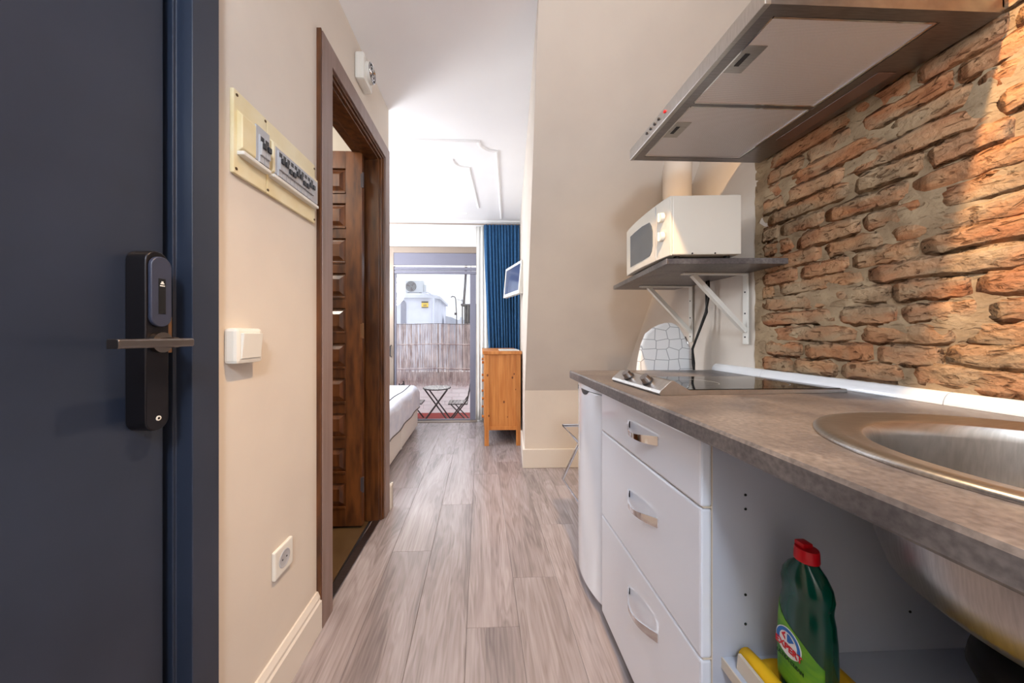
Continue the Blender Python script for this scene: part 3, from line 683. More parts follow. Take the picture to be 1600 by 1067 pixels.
# sink
t = thing('sink', (SX, SY, .66), 'round stainless steel sink set into the worktop', 'sink')
f = MB().lathe([(.276, .9025), (.2765, .906), (.272, .9095), (.262, .911), (.246, .9085), (.228, .905), (.220, .9045), (.2165, .902)], SX, SY, 72)
f.build('rim', M_steel, t, smooth='all')
prof = [(.2165, .902), (.212, .895), (.210, .880), (.207, .80), (.201, .750), (.186, .708), (.156, .682), (.10, .672), (.045, .669), (.043, .665), (.0, .665)]
prof2 = [(.0, .660), (.052, .660), (.052, .665), (.10, .6675), (.159, .677), (.191, .704), (.205, .749), (.2105, .80), (.2145, .88), (.216, .9)]
MB().lathe(prof + prof2, SX, SY, 72).build('bowl', M_steel, t, smooth='all')
MB().lathe([(.044, .670), (.040, .6715), (.03, .669), (.012, .6695), (.0, .671)], SX, SY, 32).build('drain_strainer', M_chrome, t, smooth=True)
t = thing('drain_trap', (.78, .42, .43), 'black plastic drain trap under the sink bowl', 'trap')
f = MB().lathe([(.0, .659), (.05, .659), (.055, .64), (.095, .622), (.112, .605), (.115, .585), (.104, .560), (.07, .548), (.06, .50), (.048, .45), (.0, .45)], SX, SY, 36)
f.tube([(.80, .42, .50), (.86, .47, .50), (.95, .50, .50), (1.06, .50, .49)], .022, 12)
f.build('trap_body', M_black, t, smooth=True)

# sink cabinet (open, no door)
t = thing('sink_cabinet', (.79, .2, 0), 'open grey-white cabinet under the sink, without a door', 'cabinet')
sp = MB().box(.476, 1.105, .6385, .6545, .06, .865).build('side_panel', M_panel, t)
MB().box(.4735, .476, .6385, .6545, .06, .865).build('edge_strip', M_edge, sp)
for (u_, z_) in ((.545, .741), (.545, .712), (.545, .536), (.545, .476), (.90, .49), (.545, .30)):
    MB().cyl((u_, .6375, z_), (u_, .6388, z_), .0027, n=10).build('peg_hole', M_black, sp)
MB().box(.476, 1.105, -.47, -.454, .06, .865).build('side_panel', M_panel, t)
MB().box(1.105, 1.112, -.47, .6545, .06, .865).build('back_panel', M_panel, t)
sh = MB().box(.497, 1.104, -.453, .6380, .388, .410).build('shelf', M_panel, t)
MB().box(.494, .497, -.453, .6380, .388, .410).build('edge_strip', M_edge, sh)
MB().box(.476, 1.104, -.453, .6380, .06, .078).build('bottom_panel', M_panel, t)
for y_ in (-.42, .60):
    for x_ in (.53, 1.05): MB().cyl((x_, y_, 0), (x_, y_, .06), .018, n=12).build('foot', M_black, t)

# drawer unit
t = thing('drawer_unit', (.79, .91, 0), 'white lacquered three-drawer kitchen unit left of the sink cabinet', 'cabinet')
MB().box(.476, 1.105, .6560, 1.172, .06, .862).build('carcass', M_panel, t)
for y_ in (.70, 1.12):
    for x_ in (.53, 1.05): MB().cyl((x_, y_, 0), (x_, y_, .06), .018, n=12).build('foot', M_black, t)
for k, (z0, z1, hz) in enumerate(((.718, .856, .800), (.4085, .7135, .592), (.048, .404, .300))):
    d = MB().box(.4505, .4735, .6375, 1.1715, z0, z1, .005).build('drawer', M_lacq, t)
    MB().box(.455, .4725, .6372, 1.1718, z0 - .0022, z0 + .0006).build('edge_band', M_edge, d)
    # bow handle: broad flat arc, pointed at both ends
    mb = MB(); vs = []; n_ = 16; ya, yb = .795, .955
    for i in range(n_ + 1):
        s_ = i / n_; y_ = ya + (yb - ya) * s_; bow = math.sin(PI * s_); x_ = .4505 - .030 * bow - .001
        hh = .0065 + .0055 * abs(math.cos(PI * s_)) ** 1.5; zc = hz - .008 * bow
        vs += [(x_, y_, zc - hh), (x_ - .0005, y_, zc + hh), (x_ + .004, y_, zc + hh), (x_ + .0045, y_, zc - hh)]
    fs = [(i * 4 + k2, i * 4 + (k2 + 1) % 4, i * 4 + 4 + (k2 + 1) % 4, i * 4 + 4 + k2) for i in range(n_) for k2 in range(4)] + [(0, 1, 2, 3), (n_ * 4, n_ * 4 + 1, n_ * 4 + 2, n_ * 4 + 3)]
    mb.add(vs, fs); mb.box(.4490, .4506, ya - .002, ya + .012, hz - .010, hz + .010).box(.4490, .4506, yb - .012, yb + .002, hz - .010, hz + .010)
    mb.build('handle', M_chrome, d, smooth=True, label='chrome bow handle')

# fridge
t = thing('fridge', (.78, 1.335, 0), 'small white fridge with a curved door at the end of the worktop', 'fridge')
MB().box(.505, 1.09, 1.192, 1.476, .045, .858, .004).build('body', M_enamel, t)
ya, yb = 1.186, 1.482; n_ = 14
def fx(s_): return .462 - .030 * math.sin(PI * s_) ** .8
def fridge_slab(z0, z1):
    pts = [(.503, ya)] + [(fx(i / n_), ya + (yb - ya) * i / n_) for i in range(n_ + 1)] + [(.503, yb)]
    return MB().prism(pts, 'z', z0, z1)
dr = fridge_slab(.048, .840).build('door', M_enamel, t, smooth=True, bevel=.003)
fridge_slab(.843, .864).build('top_panel', M_enamel, t, smooth=True)
for a, b in ((.30, .55), (.84, .97)):
    pts = [(fx(a + (b - a) * i / 8) - .0012, ya + (yb - ya) * (a + (b - a) * i / 8), .8385 - .016 * math.sin(PI * i / 8) ** .6) for i in range(9)]
    mb = MB(); vs = []
    for p in pts: vs += [(p[0], p[1], .8415), (p[0] + .0, p[1], p[2]), (p[0] + .004, p[1], p[2]), (p[0] + .004, p[1], .8415)]
    mb.add(vs, [(i * 4 + k2, i * 4 + (k2 + 1) % 4, i * 4 + 4 + (k2 + 1) % 4, i * 4 + 4 + k2) for i in range(8) for k2 in range(4)] + [(0, 1, 2, 3), (32, 33, 34, 35)])
    mb.build('grip_recess', M_dark, dr)
for y_ in (1.215, 1.455):
    for x_ in (.54, 1.05): MB().cyl((x_, y_, 0), (x_, y_, .045), .014, n=12).build('foot', M_black, t)

# hob: rotated slightly on the worktop
HX = Matrix.Translation((.496, .862, .9022)) @ Matrix.Rotation(R(2.7), 4, 'Z')
t = thing('hob', (HX @ Vector((.28, .14, 0)))[:], 'two-zone black glass hob with steel frame and raised knob panel', 'hob')
prof = [(0, 0), (-.004, .006), (.0, .014), (.030, .040), (.038, .041), (.085, .0135), (.566, .0105), (.568, .004), (.568, 0)]
vs = []; MBo = MB(HX); MBo.prism(prof, 'y', 0, .285)
MBo.build('frame', M_steel, t, bevel=.001)
MB(HX).add([(.088, .008, .0134), (.556, .008, .0107), (.556, .277, .0107), (.088, .277, .0134), (.088, .008, .0152), (.556, .008, .0125), (.556, .277, .0125), (.088, .277, .0152)],
           [(0, 1, 2, 3), (4, 5, 6, 7), (0, 1, 5, 4), (1, 2, 6, 5), (2, 3, 7, 6), (3, 0, 4, 7)]).build('glass_top', M_glassb, t)
for r_, cx in ((.07, .20), (.09, .41)):
    MB(HX).lathe([(r_, .0152 - .00578 * (cx - .088)), (r_ + .0012, .0154 - .00578 * (cx - .088))], cx, .142, 40).build('zone_ring', M_greyp, t)
nrm = Vector((-.026, 0, .030)).normalized()
for y_ in (.085, .195):
    c0 = Vector((.014, y_, .0265)); 
    kb = MB(HX).cyl((c0 - nrm * .001)[:], (c0 + nrm * .003)[:], .0175, n=24).build('knob_base', M_dark, t, smooth=True)
    kk = MB(HX).cyl((c0 + nrm * .003)[:], (c0 + nrm * .021)[:], .0145, .013, n=24)
    kk.build('knob', M_steeld, t, smooth=True)

# cooker hood
t = thing('cooker_hood', (.86, .94, 1.757), 'stainless steel cooker hood with two mesh filters on the brick wall', 'hood')
hy0, hy1, hx0, hx1, hz = .643, 1.240, .600, 1.118, 1.757
f = MB()  # underside frame: open tray around the filters
fx0, fx1, fy0, fy1 = .632, 1.012, .668, 1.213
f.box(hx0 + .004, fx0, hy0, hy1, hz, hz + .012).box(fx1, hx1, hy0, hy1, hz, hz + .012).box(fx0, fx1, hy0, fy0, hz, hz + .012).box(fx0, fx1, fy1, hy1, hz, hz + .012)
f.box(hx0 + .004, hx0 + .008, hy0, hy1, hz + .012, hz + .040).box(hx1 - .004, hx1, hy0, hy1, hz + .012, hz + .14)
f.add([(hx0 + .008, hy0 + .003, hz + .040), (hx0 + .008, hy1 - .003, hz + .040), (.73, hy1 - .003, hz + .14), (.73, hy0 + .003, hz + .14)], [(0, 1, 2, 3)])
for a_ in (hy0, hy1 - .003): f.prism([(hx0 + .004, hz + .012), (hx1, hz + .012), (hx1, hz + .14), (.73, hz + .14), (hx0 + .004, hz + .04)], 'y', a_, a_ + .003)
f.box(.73, hx1, hy0, hy1, hz + .137, hz + .14).build('canopy', M_steeld, t)
fp = MB().box(hx0 - .010, hx0 + .004, hy0 - .001, hy1 + .001, hz - .001, hz + .041, .002).build('front_panel', M_steel, t)
for y_, m_ in ((1.00, M_red2), (1.035, M_dark), (1.06, M_dark), (1.085, M_dark), (1.11, M_dark)):
    MB().cyl((hx0 - .014, y_, hz + .024), (hx0 - .010, y_, hz + .024), .0045, n=12).build('button', m_, fp)
for a, b in ((fy0 + .002, .930), (.942, fy1 - .002)):
    q = MB().box(fx0 + .002, fx1 - .002, a, b, hz + .003, hz + .009).build('filter', M_filter, t, label='perforated grease filter')
    MB().box(fx0 + .002, fx1 - .002, a, a + .004, hz + .001, hz + .004).box(fx0 + .002, fx1 - .002, b - .004, b, hz + .001, hz + .004).box(fx0 + .001, fx0 + .005, a, b, hz + .001, hz + .004).box(fx1 - .009, fx1 - .003, a, b, hz + .0005, hz + .005).build('filter_rim', M_chrome, q)
    yc = a + (b - a) * .42
    MB().box(fx0 + .004, fx0 + .055, yc - .04, yc + .04, hz + .0015, hz + .0032).build('latch_plate', M_steel, q)
    MB().box(fx0 + .018, fx0 + .030, yc - .018, yc + .018, hz + .0004, hz + .0016).build('latch', M_dark, q)
MB().box(fx0, fx1, .930, .942, hz + .001, hz + .010).build('divider', M_steeld, t)
MB().box(1.042, 1.090, .80, 1.09, hz - .002, hz + .001, .001).build('lamp_cover', mat('brown lamp cover', (120, 92, 80), .3), t)

# vent pipe behind the microwave
f = MB().cyl((1.015, 1.615, 1.352), (1.015, 1.615, 2.02), .066, n=32)
tag(f.build('vent_pipe', M_wall, smooth=True), 'cream painted vent pipe standing behind the microwave', 'pipe')

# shelf with brackets
t = thing('wall_shelf', (.95, 1.48, 1.03), 'dark grey shelf on two white steel brackets holding the microwave', 'shelf')
MB().prism([(.686, 1.155), (1.03, 1.133), (1.130, 1.133), (1.130, 1.82), (.768, 1.82)], 'z', 1.330, 1.3515).build('shelf_board', M_top, t, bevel=.002)
def bracket(y_):
    q = MB().box(1.122, 1.1285, y_ - .013, y_ + .013, 1.030, 1.329, .002).box(.850, 1.1285, y_ - .013, y_ + .013, 1.3225, 1.3295, .002).build('bracket', M_plastic, t)
    mb = MB(); a, b = Vector((.895, y_, 1.322)), Vector((1.121, y_, 1.085)); d_ = (b - a).normalized(); n2 = Vector((-d_.z, 0, d_.x)) * .009
    mb.add([(a + n2 + Vector((0, -.010, 0)))[:], (a - n2 + Vector((0, -.010, 0)))[:], (b - n2 + Vector((0, -.010, 0)))[:], (b + n2 + Vector((0, -.010, 0)))[:],
            (a + n2 + Vector((0, .010, 0)))[:], (a - n2 + Vector((0, .010, 0)))[:], (b - n2 + Vector((0, .010, 0)))[:], (b + n2 + Vector((0, .010, 0)))[:]],
           [(0, 1, 2, 3), (4, 5, 6, 7), (0, 1, 5, 4), (1, 2, 6, 5), (2, 3, 7, 6), (3, 0, 4, 7)])
    mb.build('brace', M_plastic, q)
    for z_ in (1.06, 1.16, 1.25): MB().cyl((1.1205, y_, z_), (1.1222, y_, z_), .0035, n=10).build('screw', M_dark, q)
bracket(1.316); bracket(1.670)

# microwave
t = thing('microwave', (.82, 1.34, 1.352), 'cream white microwave oven standing on the dark shelf', 'microwave')
MWX = Matrix.Translation((.676, 1.135, 1.3515)) @ Matrix.Rotation(R(-4.4), 4, 'Z')   # local x back, y along front
MB(MWX).box(.020, .262, .0, .415, .008, .222, .004).build('body', M_mw, t)
n_ = 10
def mwx(s_): return .012 - .014 * math.sin(PI * s_) ** .7
pts = [(.0205, .002)] + [(mwx(i / n_), .002 + .411 * i / n_) for i in range(n_ + 1)] + [(.0205, .413)]
fpn = MB(MWX).prism(pts, 'z', .006, .222).build('front_panel', M_mw, t, smooth=True, bevel=.002)
def onf(y_): s_ = (y_ - .002) / .411; return mwx(max(0, min(1, s_)))
wv = []
for (y_, za, zb) in ((.118, .050, .175), (.112, .075, .150), (.130, .038, .182), (.20, .035, .184), (.28, .035, .184), (.345, .038, .180), (.350, .045, .172)): pass
ys_ = [.112, .118, .135, .20, .28, .340]; zl = [.072, .052, .036, .033, .033, .034]; zh = [.130, .150, .172, .178, .178, .177]
vs = []
for y_, a, b in zip(ys_, zl, zh): vs += [(onf(y_) - .0018, y_, a), (onf(y_) - .0018, y_, b), (onf(y_) + .001, y_, b), (onf(y_) + .001, y_, a)]
MB(MWX).add(vs, [(i * 4 + k2, i * 4 + (k2 + 1) % 4, i * 4 + 4 + (k2 + 1) % 4, i * 4 + 4 + k2) for i in range(5) for k2 in range(4)] + [(0, 1, 2, 3), (20, 21, 22, 23)]).build('window', M_mwwin, fpn, label='grey oven window')
MB(MWX).box(onf(.09) - .0012, onf(.09) + .002, .088, .0905, .012, .214).build('door_gap', M_greyp, fpn)
for z_ in (.158, .086):
    kx = onf(.045)
    kb = MB(MWX).cyl((kx + .001, .045, z_), (kx - .012, .045, z_), .0185, .017, n=24).build('knob', M_plastic, fpn, smooth=True)
    MB(MWX).box(kx - .018, kx - .011, .0425, .0475, z_ - .016, z_ + .016, .001).build('knob_grip', M_plastic, kb)
for (a, b) in ((.05, .03), (.05, .38), (.23, .03), (.23, .38)): MB(MWX).cyl((a, b, .0002), (a, b, .009), .010, n=12).build('foot', M_black, t)
for a in (.09, .17): MB(MWX).cyl((a, -.0012, .012), (a, .001, .012), .003, n=8).build('screw', M_black, t)
MB(MWX).box(.012, .022, .050, .066, .2215, .2275).build('cover_stub', M_black, t)

# power cables under the shelf
f = MB()
for dx in (0, .018):
    f.tube([(1.098 + dx * .2, 1.50 + dx, 1.33), (1.10, 1.50 + dx, 1.26), (1.088 + dx, 1.505 + dx, 1.18), (1.062 + dx * .8, 1.52 + dx, 1.08), (1.040 + dx * .6, 1.53 + dx, 1.0), (1.045 + dx, 1.535 + dx, .93), (1.06, 1.535 + dx, .84), (1.08, 1.53 + dx, .70)], .0052, 8)
tag(f.build('power_cable', M_cable, smooth='all'), 'pair of black power cables hanging from the shelf to behind the worktop', 'cable')

# ironing board stored behind the worktop end
t = thing('ironing_board', (.97, 1.60, 0), 'ironing board with white hexagon print cover, upright behind the worktop', 'ironing board')
IY = 1.60
pts = []
prof_i = [(.798, .12), (.796, .60), (.798, .90), (.806, .96), (.820, 1.02), (.842, 1.075), (.880, 1.105), (.915, 1.122), (.945, 1.130), (.972, 1.131), (.995, 1.122), (1.015, 1.104), (1.040, 1.06), (1.062, 1.01), (1.080, .955), (1.088, .90), (1.090, .60), (1.088, .12)]
b = MB().prism(prof_i, 'y', IY - .014, IY + .014).build('board', M_iron, t, smooth=True, bevel=.008)
f = MB().tube([(.85, IY + .03, .602), (.425, IY + .03, .604), (.48, IY - .01, .545), (.80, IY + .02, .20)], .0075, 8)
f.build('leg', M_chrome, t, smooth='all')
f = MB().tube([(.85, IY + .045, .90), (.56, IY + .045, .60), (.428, IY + .045, .324), (.50, IY + .03, .215), (.78, IY + .045, .12)], .0075, 8)
f.build('leg', M_chrome, t, smooth='all')
MB().tube([(1.095, IY, .10), (1.094, IY, .9), (1.07, IY, 1.01), (1.05, IY + .005, 1.06)], .006, 8).build('frame_tube', M_chrome, t, smooth='all')
MB().box(.80, 1.08, IY + .0, IY + .02, 0, .12, .004).build('heel_rest', M_dark, t)

# bottle of washing-up liquid on the cabinet shelf
BX, BY, BZ = .580, .548, .4185
t = thing('soap_bottle', (BX, BY, BZ), 'green washing-up liquid bottle with red cap in the sink cabinet', 'bottle')
prof = [(.0, 0), (.020, 0), (.0235, .004), (.0245, .012), (.0250, .06), (.0250, .10), (.0242, .135), (.0226, .165), (.0212, .180), (.0216, .190), (.0228, .203), (.0215, .220), (.0175, .236), (.0135, .247), (.0130, .252), (.0, .252)]
wy = [0, .036, .042, .0435, .044, .0438, .0425, .0400, .0372, .0378, .0395, .0360, .0270, .0160, .0135, 0]
vs = []; n_ = 32
def sq(c_): return math.copysign(abs(c_) ** .72, c_)
for (r_, z_), w2 in zip(prof, wy):
    vs += [(BX + r_ * sq(math.cos(2 * PI * i / n_)), BY + w2 * sq(math.sin(2 * PI * i / n_)), BZ + z_) for i in range(n_)]
fs = [(j * n_ + i, j * n_ + (i + 1) % n_, (j + 1) * n_ + (i + 1) % n_, (j + 1) * n_ + i) for j in range(len(prof) - 1) for i in range(n_)]
MB().add(vs, fs).build('bottle_body', M_green, t, smooth='all')
f = MB().lathe([(.0165, .2525), (.0172, .255), (.0165, .272), (.0150, .276), (.0, .2765)], 0, 0, 28)
cap = MB(); cap.lathe([(.0, .2515), (.0172, .2515), (.0176, .254), (.0170, .270), (.0160, .273), (.0, .2735)], BX, BY, 28)
cap.v = [Vector((p[0], p[1], p[2] + BZ)) for p in cap.v]
cap.box(BX - .009, BX + .009, BY - .003, BY + .014, BZ + .272, BZ + .281, .002)
cap.build('cap', M_red2, t, smooth=True)
# label on the hall side of the bottle: slanted leaf shape
def lpt(a, z_): # a: -1..1 across the width (y), on the front (-x) surface
    th_ = PI + a * 1.2
    import bisect
    zz_ = [p[1] for p in prof]; k2 = max(1, min(len(prof) - 1, bisect.bisect(zz_, z_))); t_ = (z_ - zz_[k2 - 1]) / max(1e-6, zz_[k2] - zz_[k2 - 1])
    rx = prof[k2 - 1][0] + (prof[k2][0] - prof[k2 - 1][0]) * t_; ry = wy[k2 - 1] + (wy[k2] - wy[k2 - 1]) * t_
    return (BX + rx * sq(math.cos(th_)) - .0006, BY - ry * sq(math.sin(th_)) * -1, BZ + z_)
def lab(mb, zlo, zhi, a0f, a1f, n1=14, n2=14):
    return mb.grid(lambda u, v: lpt(a0f(v) + (a1f(v) - a0f(v)) * u, zlo + (zhi - zlo) * v), n1, n2)
# far side (+y) is a<0 after mirroring below
lab(MB(), .022, .160, lambda v: -1.1, lambda v: (1.0 - .9 * max(0, .25 - v)) if v < .55 else 1.0 - 2.0 * ((v - .55) / .45) ** .85, 16, 20).build('bottle_label', M_lab, t, smooth='all', thick=.0004, label='green label with blue and white badge')
XL = BX - .0262
def disc(x_, y_, z_, r1, r2, a0, a1, m_, nm, n=24):
    vs = []; 
    for i in range(n + 1):
        a = a0 + (a1 - a0) * i / n
        for r_ in (r1, r2): vs += [(x_, y_ - r_ * math.cos(a), BZ + z_ + r_ * math.sin(a) * 1.05), (x_ + .0012, y_ - r_ * math.cos(a), BZ + z_ + r_ * math.sin(a) * 1.05)]
    fs = []
    for i in range(n): b_ = i * 4; fs += [(b_, b_ + 2, b_ + 6, b_ + 4), (b_ + 1, b_ + 5, b_ + 7, b_ + 3), (b_, b_ + 4, b_ + 5, b_ + 1), (b_ + 2, b_ + 3, b_ + 7, b_ + 6)]
    return MB().add(vs, fs).build(nm, m_, t)
disc(XL, BY + .008, .098, 0, .0235, 0, 2 * PI, M_labw, 'badge')
disc(XL - .0004, BY + .008, .098, .0165, .0220, R(-10), R(200), M_labb, 'badge_arc')
def LT(y_, z_, rot=0): return Matrix.Translation((XL - .0010, y_, BZ + z_)) @ Matrix(((0, 0, -1, 0), (-1, 0, 0, 0), (0, 1, 0, 0), (0, 0, 0, 1))) @ Matrix.Rotation(rot, 4, 'Z')
text(t, 'EXPERT', .0165, LT(BY + .007, .088, 0), M_labr, squeeze=.88)
# badge emblem: two facing wedges
MB().prism([(BY + .020, BZ + .106), (BY + .013, BZ + .113), (BY + .013, BZ + .109), (BY + .016, BZ + .106), (BY + .013, BZ + .103), (BY + .013, BZ + .099)], 'x', XL - .0012, XL - .0004).build('emblem', M_labr, t)
MB().prism([(BY - .003, BZ + .106), (BY + .005, BZ + .113), (BY + .009, BZ + .113), (BY + .009, BZ + .099), (BY + .005, BZ + .099)], 'x', XL - .0012, XL - .0004).build('emblem', M_labb, t)
text(t, 'ULTRA CLEAN', .0085, LT(BY + .004, .068, 0), M_labg, squeeze=.9)

# yellow cleaning cloth on the shelf, with a roll along its edge
def clothfn(u, v):
    y_ = .30 + .325 * v; x_ = .548 + .16 * u
    return (x_, y_, .4125 + .0035 * math.sin(u * 7 + v * 3) ** 2)
tag(MB().grid(clothfn, 16, 20).build('cleaning_cloth', M_cloth, smooth='all', thick=.003), 'yellow cleaning cloth spread flat under the soap bottle', 'cloth')
rl = MB(); pts = [(.532 + .004 * math.sin(k * .9), .30 + .0325 * k, .4275 + .002 * math.sin(k * 1.7)) for k in range(11)]
rl.tube(pts, .0155, 14)
tag(rl.build('rolled_cloth', M_cloth, smooth='all'), 'yellow cloth rolled lengthwise at the shelf edge', 'cloth')
b = MB().prism([(.506, .4105), (.512, .4105), (.5155, .440), (.5095, .440)], 'y', .28, .615)
tag(b.build('thin_board', M_edge, bevel=.0008), 'thin pale board standing on edge beside the rolled yellow cloth', 'board')

# ================================================================== BEDROOM
# bed with base, mattress
t = thing('bed', (-1.6, 3.02, 0), 'double bed with white base and mattress beside the balcony door', 'bed')
bx1, by0, by1 = -.715, 2.30, 3.715
MB().box(-2.7, bx1, by0, by1, .025, .235, .02).build('bed_base', M_bedb, t)
MB().box(-2.7, bx1 - .02, by0 + .02, by1 - .02, .236, .455, .05).build('mattress', M_bedb, t, smooth=True)
f = MB().box(bx1 - .001, bx1 + .004, by0 + .62, by0 + .66, .03, .225, .002); f.build('corner_fold', M_bedb, t)
def spread(u, v):
    # profile across: top then over the edge and down
    s_ = u; y_ = by0 - .012 + (by1 - by0 + .024) * v
    ey = min(v, 1 - v)
    zt_ = .488 + .006 * math.sin(y_ * 9) - (.03 * (1 - min(1, ey * 18)) ** 2)
    if s_ < .6: x_ = -2.7 + (bx1 - .06 + 2.7) * s_ / .6; z_ = zt_
    elif s_ < .75: a = (s_ - .6) / .15 * PI / 2; x_ = bx1 - .06 + .068 * math.sin(a); z_ = zt_ - .06 * (1 - math.cos(a))
    else: x_ = bx1 + .010 + .006 * math.sin(y_ * 14) ; z_ = zt_ - .06 - (zt_ - .06 - .238) * (s_ - .75) / .25
    return (x_, y_, z_)
sp = thing('bedspread', (-1.6, 3.02, .24), 'white bedspread with dark piping covering the bed', 'bedspread')
MB().grid(spread, 60, 60).build('cover', M_bed, sp, smooth='all', thick=.008)
MB().tube([(bx1 + .016 + .006 * math.sin(y_ * 14), y_, .240) for y_ in [by0 + (by1 - by0) * k / 60 for k in range(61)]], .005, 6).build('piping', M_pipe, sp, smooth='all')
MB().tube([(bx1 - .075 - .0, y_, .4945 + .006 * math.sin(y_ * 9)) for y_ in [by0 + .06 + (by1 - by0 - .12) * k / 60 for k in range(61)]], .005, 6).build('piping', M_pipe, sp, smooth='all')

# pine chest of drawers, side on
t = thing('chest_of_drawers', (.225, 3.45, 0), 'pine chest of drawers, seen from its side, below the blue curtain', 'chest of drawers')
cx0, cx1, cy0, cy1 = .043, .392, 3.075, 3.80
for (x_, y_) in ((cx0, cy0), (cx1 - .042, cy0), (cx0, cy1 - .042), (cx1 - .042, cy1 - .042)):
    MB().box(x_, x_ + .042, y_, y_ + .042, 0, .882, .002).build('leg', M_pine, t)
for k in (0, 1, 2):
    x_ = cx0 + .042 + (cx1 - cx0 - .084) / 3 * k
    MB().box(x_ + .0004, x_ + (cx1 - cx0 - .084) / 3 - .0004, cy0 + .012, cy0 + .03, .185, .882).build('side_board', M_pine, t)
MB().box(cx0 + .042, cx1 - .042, cy0 + .006, cy0 + .03, .150, .185, .001).build('bottom_rail', M_pine, t)
MB().box(cx0 + .042, cx1 - .002, cy1 - .03, cy1 - .012, .150, .882).build('side_board', M_pine, t)
MB().box(cx1 - .012, cx1 - .002, cy0 + .042, cy1 - .042, .150, .882).build('back_board', M_pine, t)
MB().box(cx0 - .018, .402, cy0 - .015, cy1 + .01, .8825, .912, .003).build('top_board', M_pine, t)
for k in range(4):
    z0 = .16 + .181 * k
    d = MB().box(cx0 - .002, cx0 + .018, cy0 + .045, cy1 - .045, z0, z0 + .176, .002).build('drawer', M_pine, t)
    for y_ in (cy0 + .14, cy1 - .14): MB().lathe([(.0, 0)], 0, 0) if False else MB().cyl((cx0 - .002, y_, z0 + .09), (cx0 - .024, y_, z0 + .09), .010, .016, n=14).build('knob', M_pine, d, smooth=True)
kn = MB()
for (x_, z_, r_) in ((.072, .680, .011), (.313, .655, .010), (.330, .690, .008), (.232, .420, .011), (.085, .29, .009), (.265, .275, .006), (.345, .54, .006)):
    yk = cy0 + .0115 if .085 < x_ < .35 else cy0 - .0005
    kn = MB().add([(x_ + r_ * .8 * math.cos(2 * PI * i / 12), yk, z_ + r_ * 1.2 * math.sin(2 * PI * i / 12)) for i in range(12)] + [(x_ + r_ * .8 * math.cos(2 * PI * i / 12), yk + .0005, z_ + r_ * 1.2 * math.sin(2 * PI * i / 12)) for i in range(12)], [tuple(range(12)), tuple(range(12, 24))] + [(i, (i + 1) % 12, 12 + (i + 1) % 12, 12 + i) for i in range(12)])
    kn.build('wood_knot', M_knot, t)
f = MB().box(.19, .385, 3.10, 3.36, .9125, .917, .0015).box(.195, .38, 3.11, 3.35, .9172, .922, .0015)
tag(f.build('leaflet', M_plastic), 'white leaflets lying on top of the pine chest', 'leaflet')

# television on the bedroom side wall
t = thing('television', (.39, 3.1, 1.6), 'small white-framed television mounted on the wall beside the curtain', 'television')
A = Vector((.377, 2.95, 1.61)); B = Vector((.268, 3.42, 1.615))
ux = (B - A).normalized(); uz = Vector((.02, -.01, 1)); uz = (uz - ux * uz.dot(ux)).normalized()
uz = (uz + Vector((-ux.y, ux.x, 0)) * -.07 ).normalized(); uz = (uz - ux * uz.dot(ux)).normalized(); un = uz.cross(ux).normalized()
if un.x > 0: un = -un
TM = Matrix.Translation(A) @ Matrix(((ux.x, un.x, uz.x, 0), (ux.y, un.y, uz.y, 0), (ux.z, un.z, uz.z, 0), (0, 0, 0, 1)))
Wt = (B - A).length
MB(TM).box(0, Wt, -.035, -.004, -.155, .155, .006).build('casing', M_plastic, t)
MB(TM).box(.0, Wt, -.006, .006, .130, .155, .002).box(.0, Wt, -.006, .006, -.155, -.122, .002).box(0, .026, -.006, .006, -.123, .131, .002).box(Wt - .026, Wt, -.006, .006, -.123, .131, .002).build('bezel', M_plastic, t)
MB(TM).box(.026, Wt - .026, -.004, .001, -.122, .130).build('screen', M_screen, t)
MB().cyl((TM @ Vector((Wt * .35, -.035, 0)))[:], (xs(3.12) - .012, 3.12, 1.61), .014, n=12).box(xs(3.07) - .016, xs(3.07) - .001, 3.07, 3.17, 1.56, 1.66).build('wall_arm', M_dark, t)

# curtains
def curtain(x0, x1, y_, z0, z1, folds, amp, spreadf=None, seed=0):
    def fn(u, v):
        ph = u * folds * 2 * PI + .5 * math.sin(u * 9 + seed); zz_ = z0 + (z1 - z0) * v
        tight = .45 + .55 * (1 - v) ** .5
        xx = x0 + (x1 - x0) * u
        if spreadf: xx = spreadf(u, v)
        xx += .008 * math.sin(u * 23 + v * 2.5 + seed) * (1 - v)
        return (xx, y_ + amp * tight * (math.sin(ph + .6 * math.sin(v * 3 + u * 7)) + .3 * math.sin(ph * 2.3 + v)), zz_)
    return MB().grid(fn, folds * 10, 14)
cb = thing('blue_curtain', (.25, 3.86, .03), 'long blue pleated curtain hanging right of the balcony door', 'curtain')
curtain(.04, .49, 3.855, .03, 2.395, 11, .028, lambda u, v: (.045 + .10 * (1 - v) ** 1.2) + (.475 - (.045 + .10 * (1 - v) ** 1.2)) * u, 2).build('curtain_cloth', M_blue, cb, smooth='all', thick=.002)
cw_ = thing('white_curtain', (.04, 3.90, .03), 'narrow white curtain between the balcony door and the blue curtain', 'curtain')
curtain(-.045, .16, 3.905, .03, 2.39, 5, .014, None, 5).build('curtain_cloth', M_sheer, cw_, smooth='all', thick=.002)
f = MB().cyl((-1.2, 3.872, 2.405), (.492, 3.872, 2.405), .008, n=12)
tag(f.build('curtain_rail', M_alu, smooth=True), 'thin curtain rail above the balcony door', 'rail')

